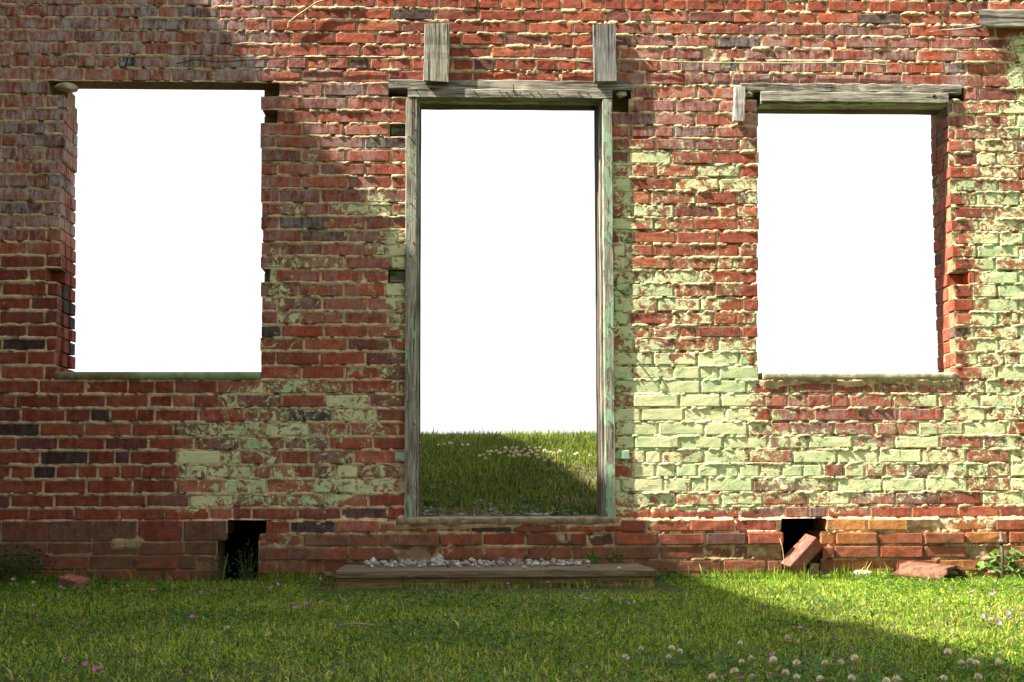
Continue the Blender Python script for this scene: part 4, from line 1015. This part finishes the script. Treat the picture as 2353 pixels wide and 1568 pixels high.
# ---------------------------------------------------------------- flowers
def clover_head():
    v, f, c = [], [], []
    n = 60
    for i in range(n):
        z = 1 - 2*(i+.5)/n; r_ = math.sqrt(1-z*z); a = i*2.399963
        d_ = Vector((math.cos(a)*r_, math.sin(a)*r_, z)); 
        if z < -.75: continue
        t = Vector((0, 0, 1)); dd = (d_ + t*.35).normalized(); s = d_.orthogonal().normalized(); s2 = d_.cross(s)
        p = d_*.004; q_ = d_*.0085 + dd*.0025; i0 = len(v)
        v += [p, q_*.8 + s*.0017, q_*.8 - s*.0017, q_ + dd*.0016, q_*.8 + s2*.0012]
        f += [(i0, i0+1, i0+3), (i0, i0+3, i0+2), (i0+1, i0+4, i0+3), (i0+4, i0+2, i0+3)]
        low = z < -.25
        base = np.array((.42, .26, .20)) if low else np.array((.84, .80, .70)); c += [base*.6, base, base, base*1.05, base]
    m_ = mesh('clover_head', v, f, M_PETAL, {'tint': np.clip(np.array(c), 0, .9)}); return m_
HEAD = [clover_head() for _ in range(3)]
STEM = tube_mesh([(0, 0, -.05), (.002, .001, -.02), (0, 0, -.003)], .0009, plain('flower_stem', (.07, .13, .03), (.11, .18, .04)), 4)
def pink_head():
    v, f, c = [], [], []
    for k in range(5):
        a = k*2*math.pi/5 + random.uniform(-.2, .2)
        d_ = Vector((math.cos(a), math.sin(a), 0)); s = Vector((-math.sin(a), math.cos(a), 0)); i0 = len(v)
        v += [Vector((0, 0, 0)), d_*.005+s*.0032+Vector((0, 0, .004)), d_*.009+s*.0036+Vector((0, 0, .006)), d_*.0105+Vector((0, 0, .0058)), d_*.009-s*.0036+Vector((0, 0, .006)), d_*.005-s*.0032+Vector((0, 0, .004))]
        f += [(i0, i0+1, i0+2, i0+3), (i0, i0+3, i0+4, i0+5)]
        c += [(.45, .12, .38)] + [(.66, .22, .56)]*5
    return mesh('pink_head', v, f, M_PETAL, {'tint': np.array(c)})
PINK = [pink_head() for _ in range(3)]
def flower(kind, X, Y, Z, s, label, group, zg):
    t = thing('clover_flower' if kind == 'w' else 'pink_flower', (X, Y, Z), label, 'flower', group)
    t.rotation_euler = (random.gauss(0, .25), random.gauss(0, .25), random.uniform(0, 6.28)) if kind == 'w' else (random.gauss(.5, .3), random.gauss(0, .3), random.uniform(-.6, .6)); t.scale = (s, s, s)
    ob('flower_head', random.choice(HEAD if kind == 'w' else PINK), t); ob('stem', STEM, t)
def put(kind, x, y, s=1.0):
    zh = random.uniform(.046, .062) if kind == 'w' else random.uniform(.042, .058)
    X, Y, Z = gp(x, y, zh)
    if Y > -.06: Y = -.06; X = PX(x, y, Y)
    lit = X > 1.12 + .06*(-Y)
    if kind == 'w': lab, grp = 'white clover flower head standing in the lawn before the wall', 'white clover in the front lawn'
    else: lab, grp = 'small pink flower growing in the lawn before the wall', 'pink flowers in the front lawn'
    nm = 'white clover flower head' if kind == 'w' else 'small pink flower'; gr = 'white clover' if kind == 'w' else 'pink flowers'
    if sx0-.1 < X < sx1+.1 and Y > SY0-.30: lab, grp = nm + ' in the grass against the wooden step', gr + ' by the step'
    elif X < PX(260, 1340) and Y > -.9: lab, grp = nm + ' in the grass around the half brick', gr + ' by the half brick'
    elif X > PX(2040, 1340) and Y > -1.3: lab, grp = nm + ' in the grass before the clay tile and iron rod', gr + ' by the clay tile'
    elif Y > -1.6: lab, grp = nm + ' in the grass near the foot of the wall', gr + ' near the wall'
    flower(kind, X, Y, Z, s*random.uniform(.55, .82), lab, grp, 0)
def cr(x0, y0, lst): return [(x0 + a/2.9986, y0 + b/2.9986) for a, b in lst]
WH = cr(1568.4, 1045.5, [(398,1300),(408,1427),(473,1408),(785,1437),(1090,1430),(1187,1403),(785,1535),(708,1505),(480,1530),(1165,1543),(1475,1550),(1800,1540),(2037,1533),(1827,1362),(2025,1435),(1920,1437),(2178,1440),(980,1438),(625,1418),(360,1497),(722,1262),(950,1550),(1405,1562),(205,1535),(1985,1430)]) \
   + cr(784.7, 1045.5, [(2065,1337),(2275,1335),(2330,1357),(2255,1395),(1955,1400)]) + cr(0, 1045.5, [(232,1040),(462,847),(90,860),(230,885),(780,930),(1565,1200),(1465,1300)])
PK = cr(1568.4, 1045.5, [(810,1197),(612,1380),(595,1515),(410,1545),(452,943),(1847,935),(1997,945),(2125,965),(2140,948),(2068,1117),(2120,1137),(2160,1115),(2178,1160),(2243,1097),(2155,873),(1990,975)]) \
   + cr(784.7, 1045.5, [(1110,838),(1147,893),(1348,808),(1553,788),(1420,882),(1862,993),(1922,995),(1980,1030)]) + cr(0, 1045.5, [(418,912),(440,925),(878,907),(1060,935),(1388,953),(1590,908),(1870,915),(1915,897),(2055,905),(2210,857),(2213,1015),(2112,1027),(2025,1050),(2042,1058),(470,1415),(583,1447),(660,1475),(690,1472),(1327,1118)])
for x, y in WH: put('w', x, y)
for x, y in PK: put('p', x, y)
BK = [(865,278),(895,318),(820,293),(925,240),(965,238),(942,275),(1027,230),(1055,262),(1075,258),(1126,240),(1178,290),(1205,242),(1237,300),(1262,232),(1280,240),(1295,275),(1310,285),(1335,235),(1250,262),(1380,285),(1412,262),(1422,295),(1445,230),(1467,250),(1513,280),(1540,315),(1533,232),(1500,195),(1560,188),(1612,225),(1650,248),(1688,247),(1725,258),(1800,235),(1790,250),(1663,312),(1617,348),(1728,360),(1980,275),(2012,262),(2170,290),(1425,185),(1375,210),(1280,188),(1220,195),(1138,195),(1155,215),(480,140),(455,132),(390,148),(610,157),(680,157),(318,157),(90,130)]
for a, b in BK:
    x, y = (1650+a/3.056)/1.7408, (1730+b/3.056)/1.7408
    dr = rays(x, y)
    for dep in np.arange(8.2, 14.2, .02):
        p = CAM + dr/dr[1]*dep
        if p[2] < float(hill(p[0], p[1])) + .055: break
    flower('w', p[0], p[1], p[2], random.uniform(.95, 1.25), 'white clover flower head on the grassy bank behind the doorway', 'white clover on the bank', 0)
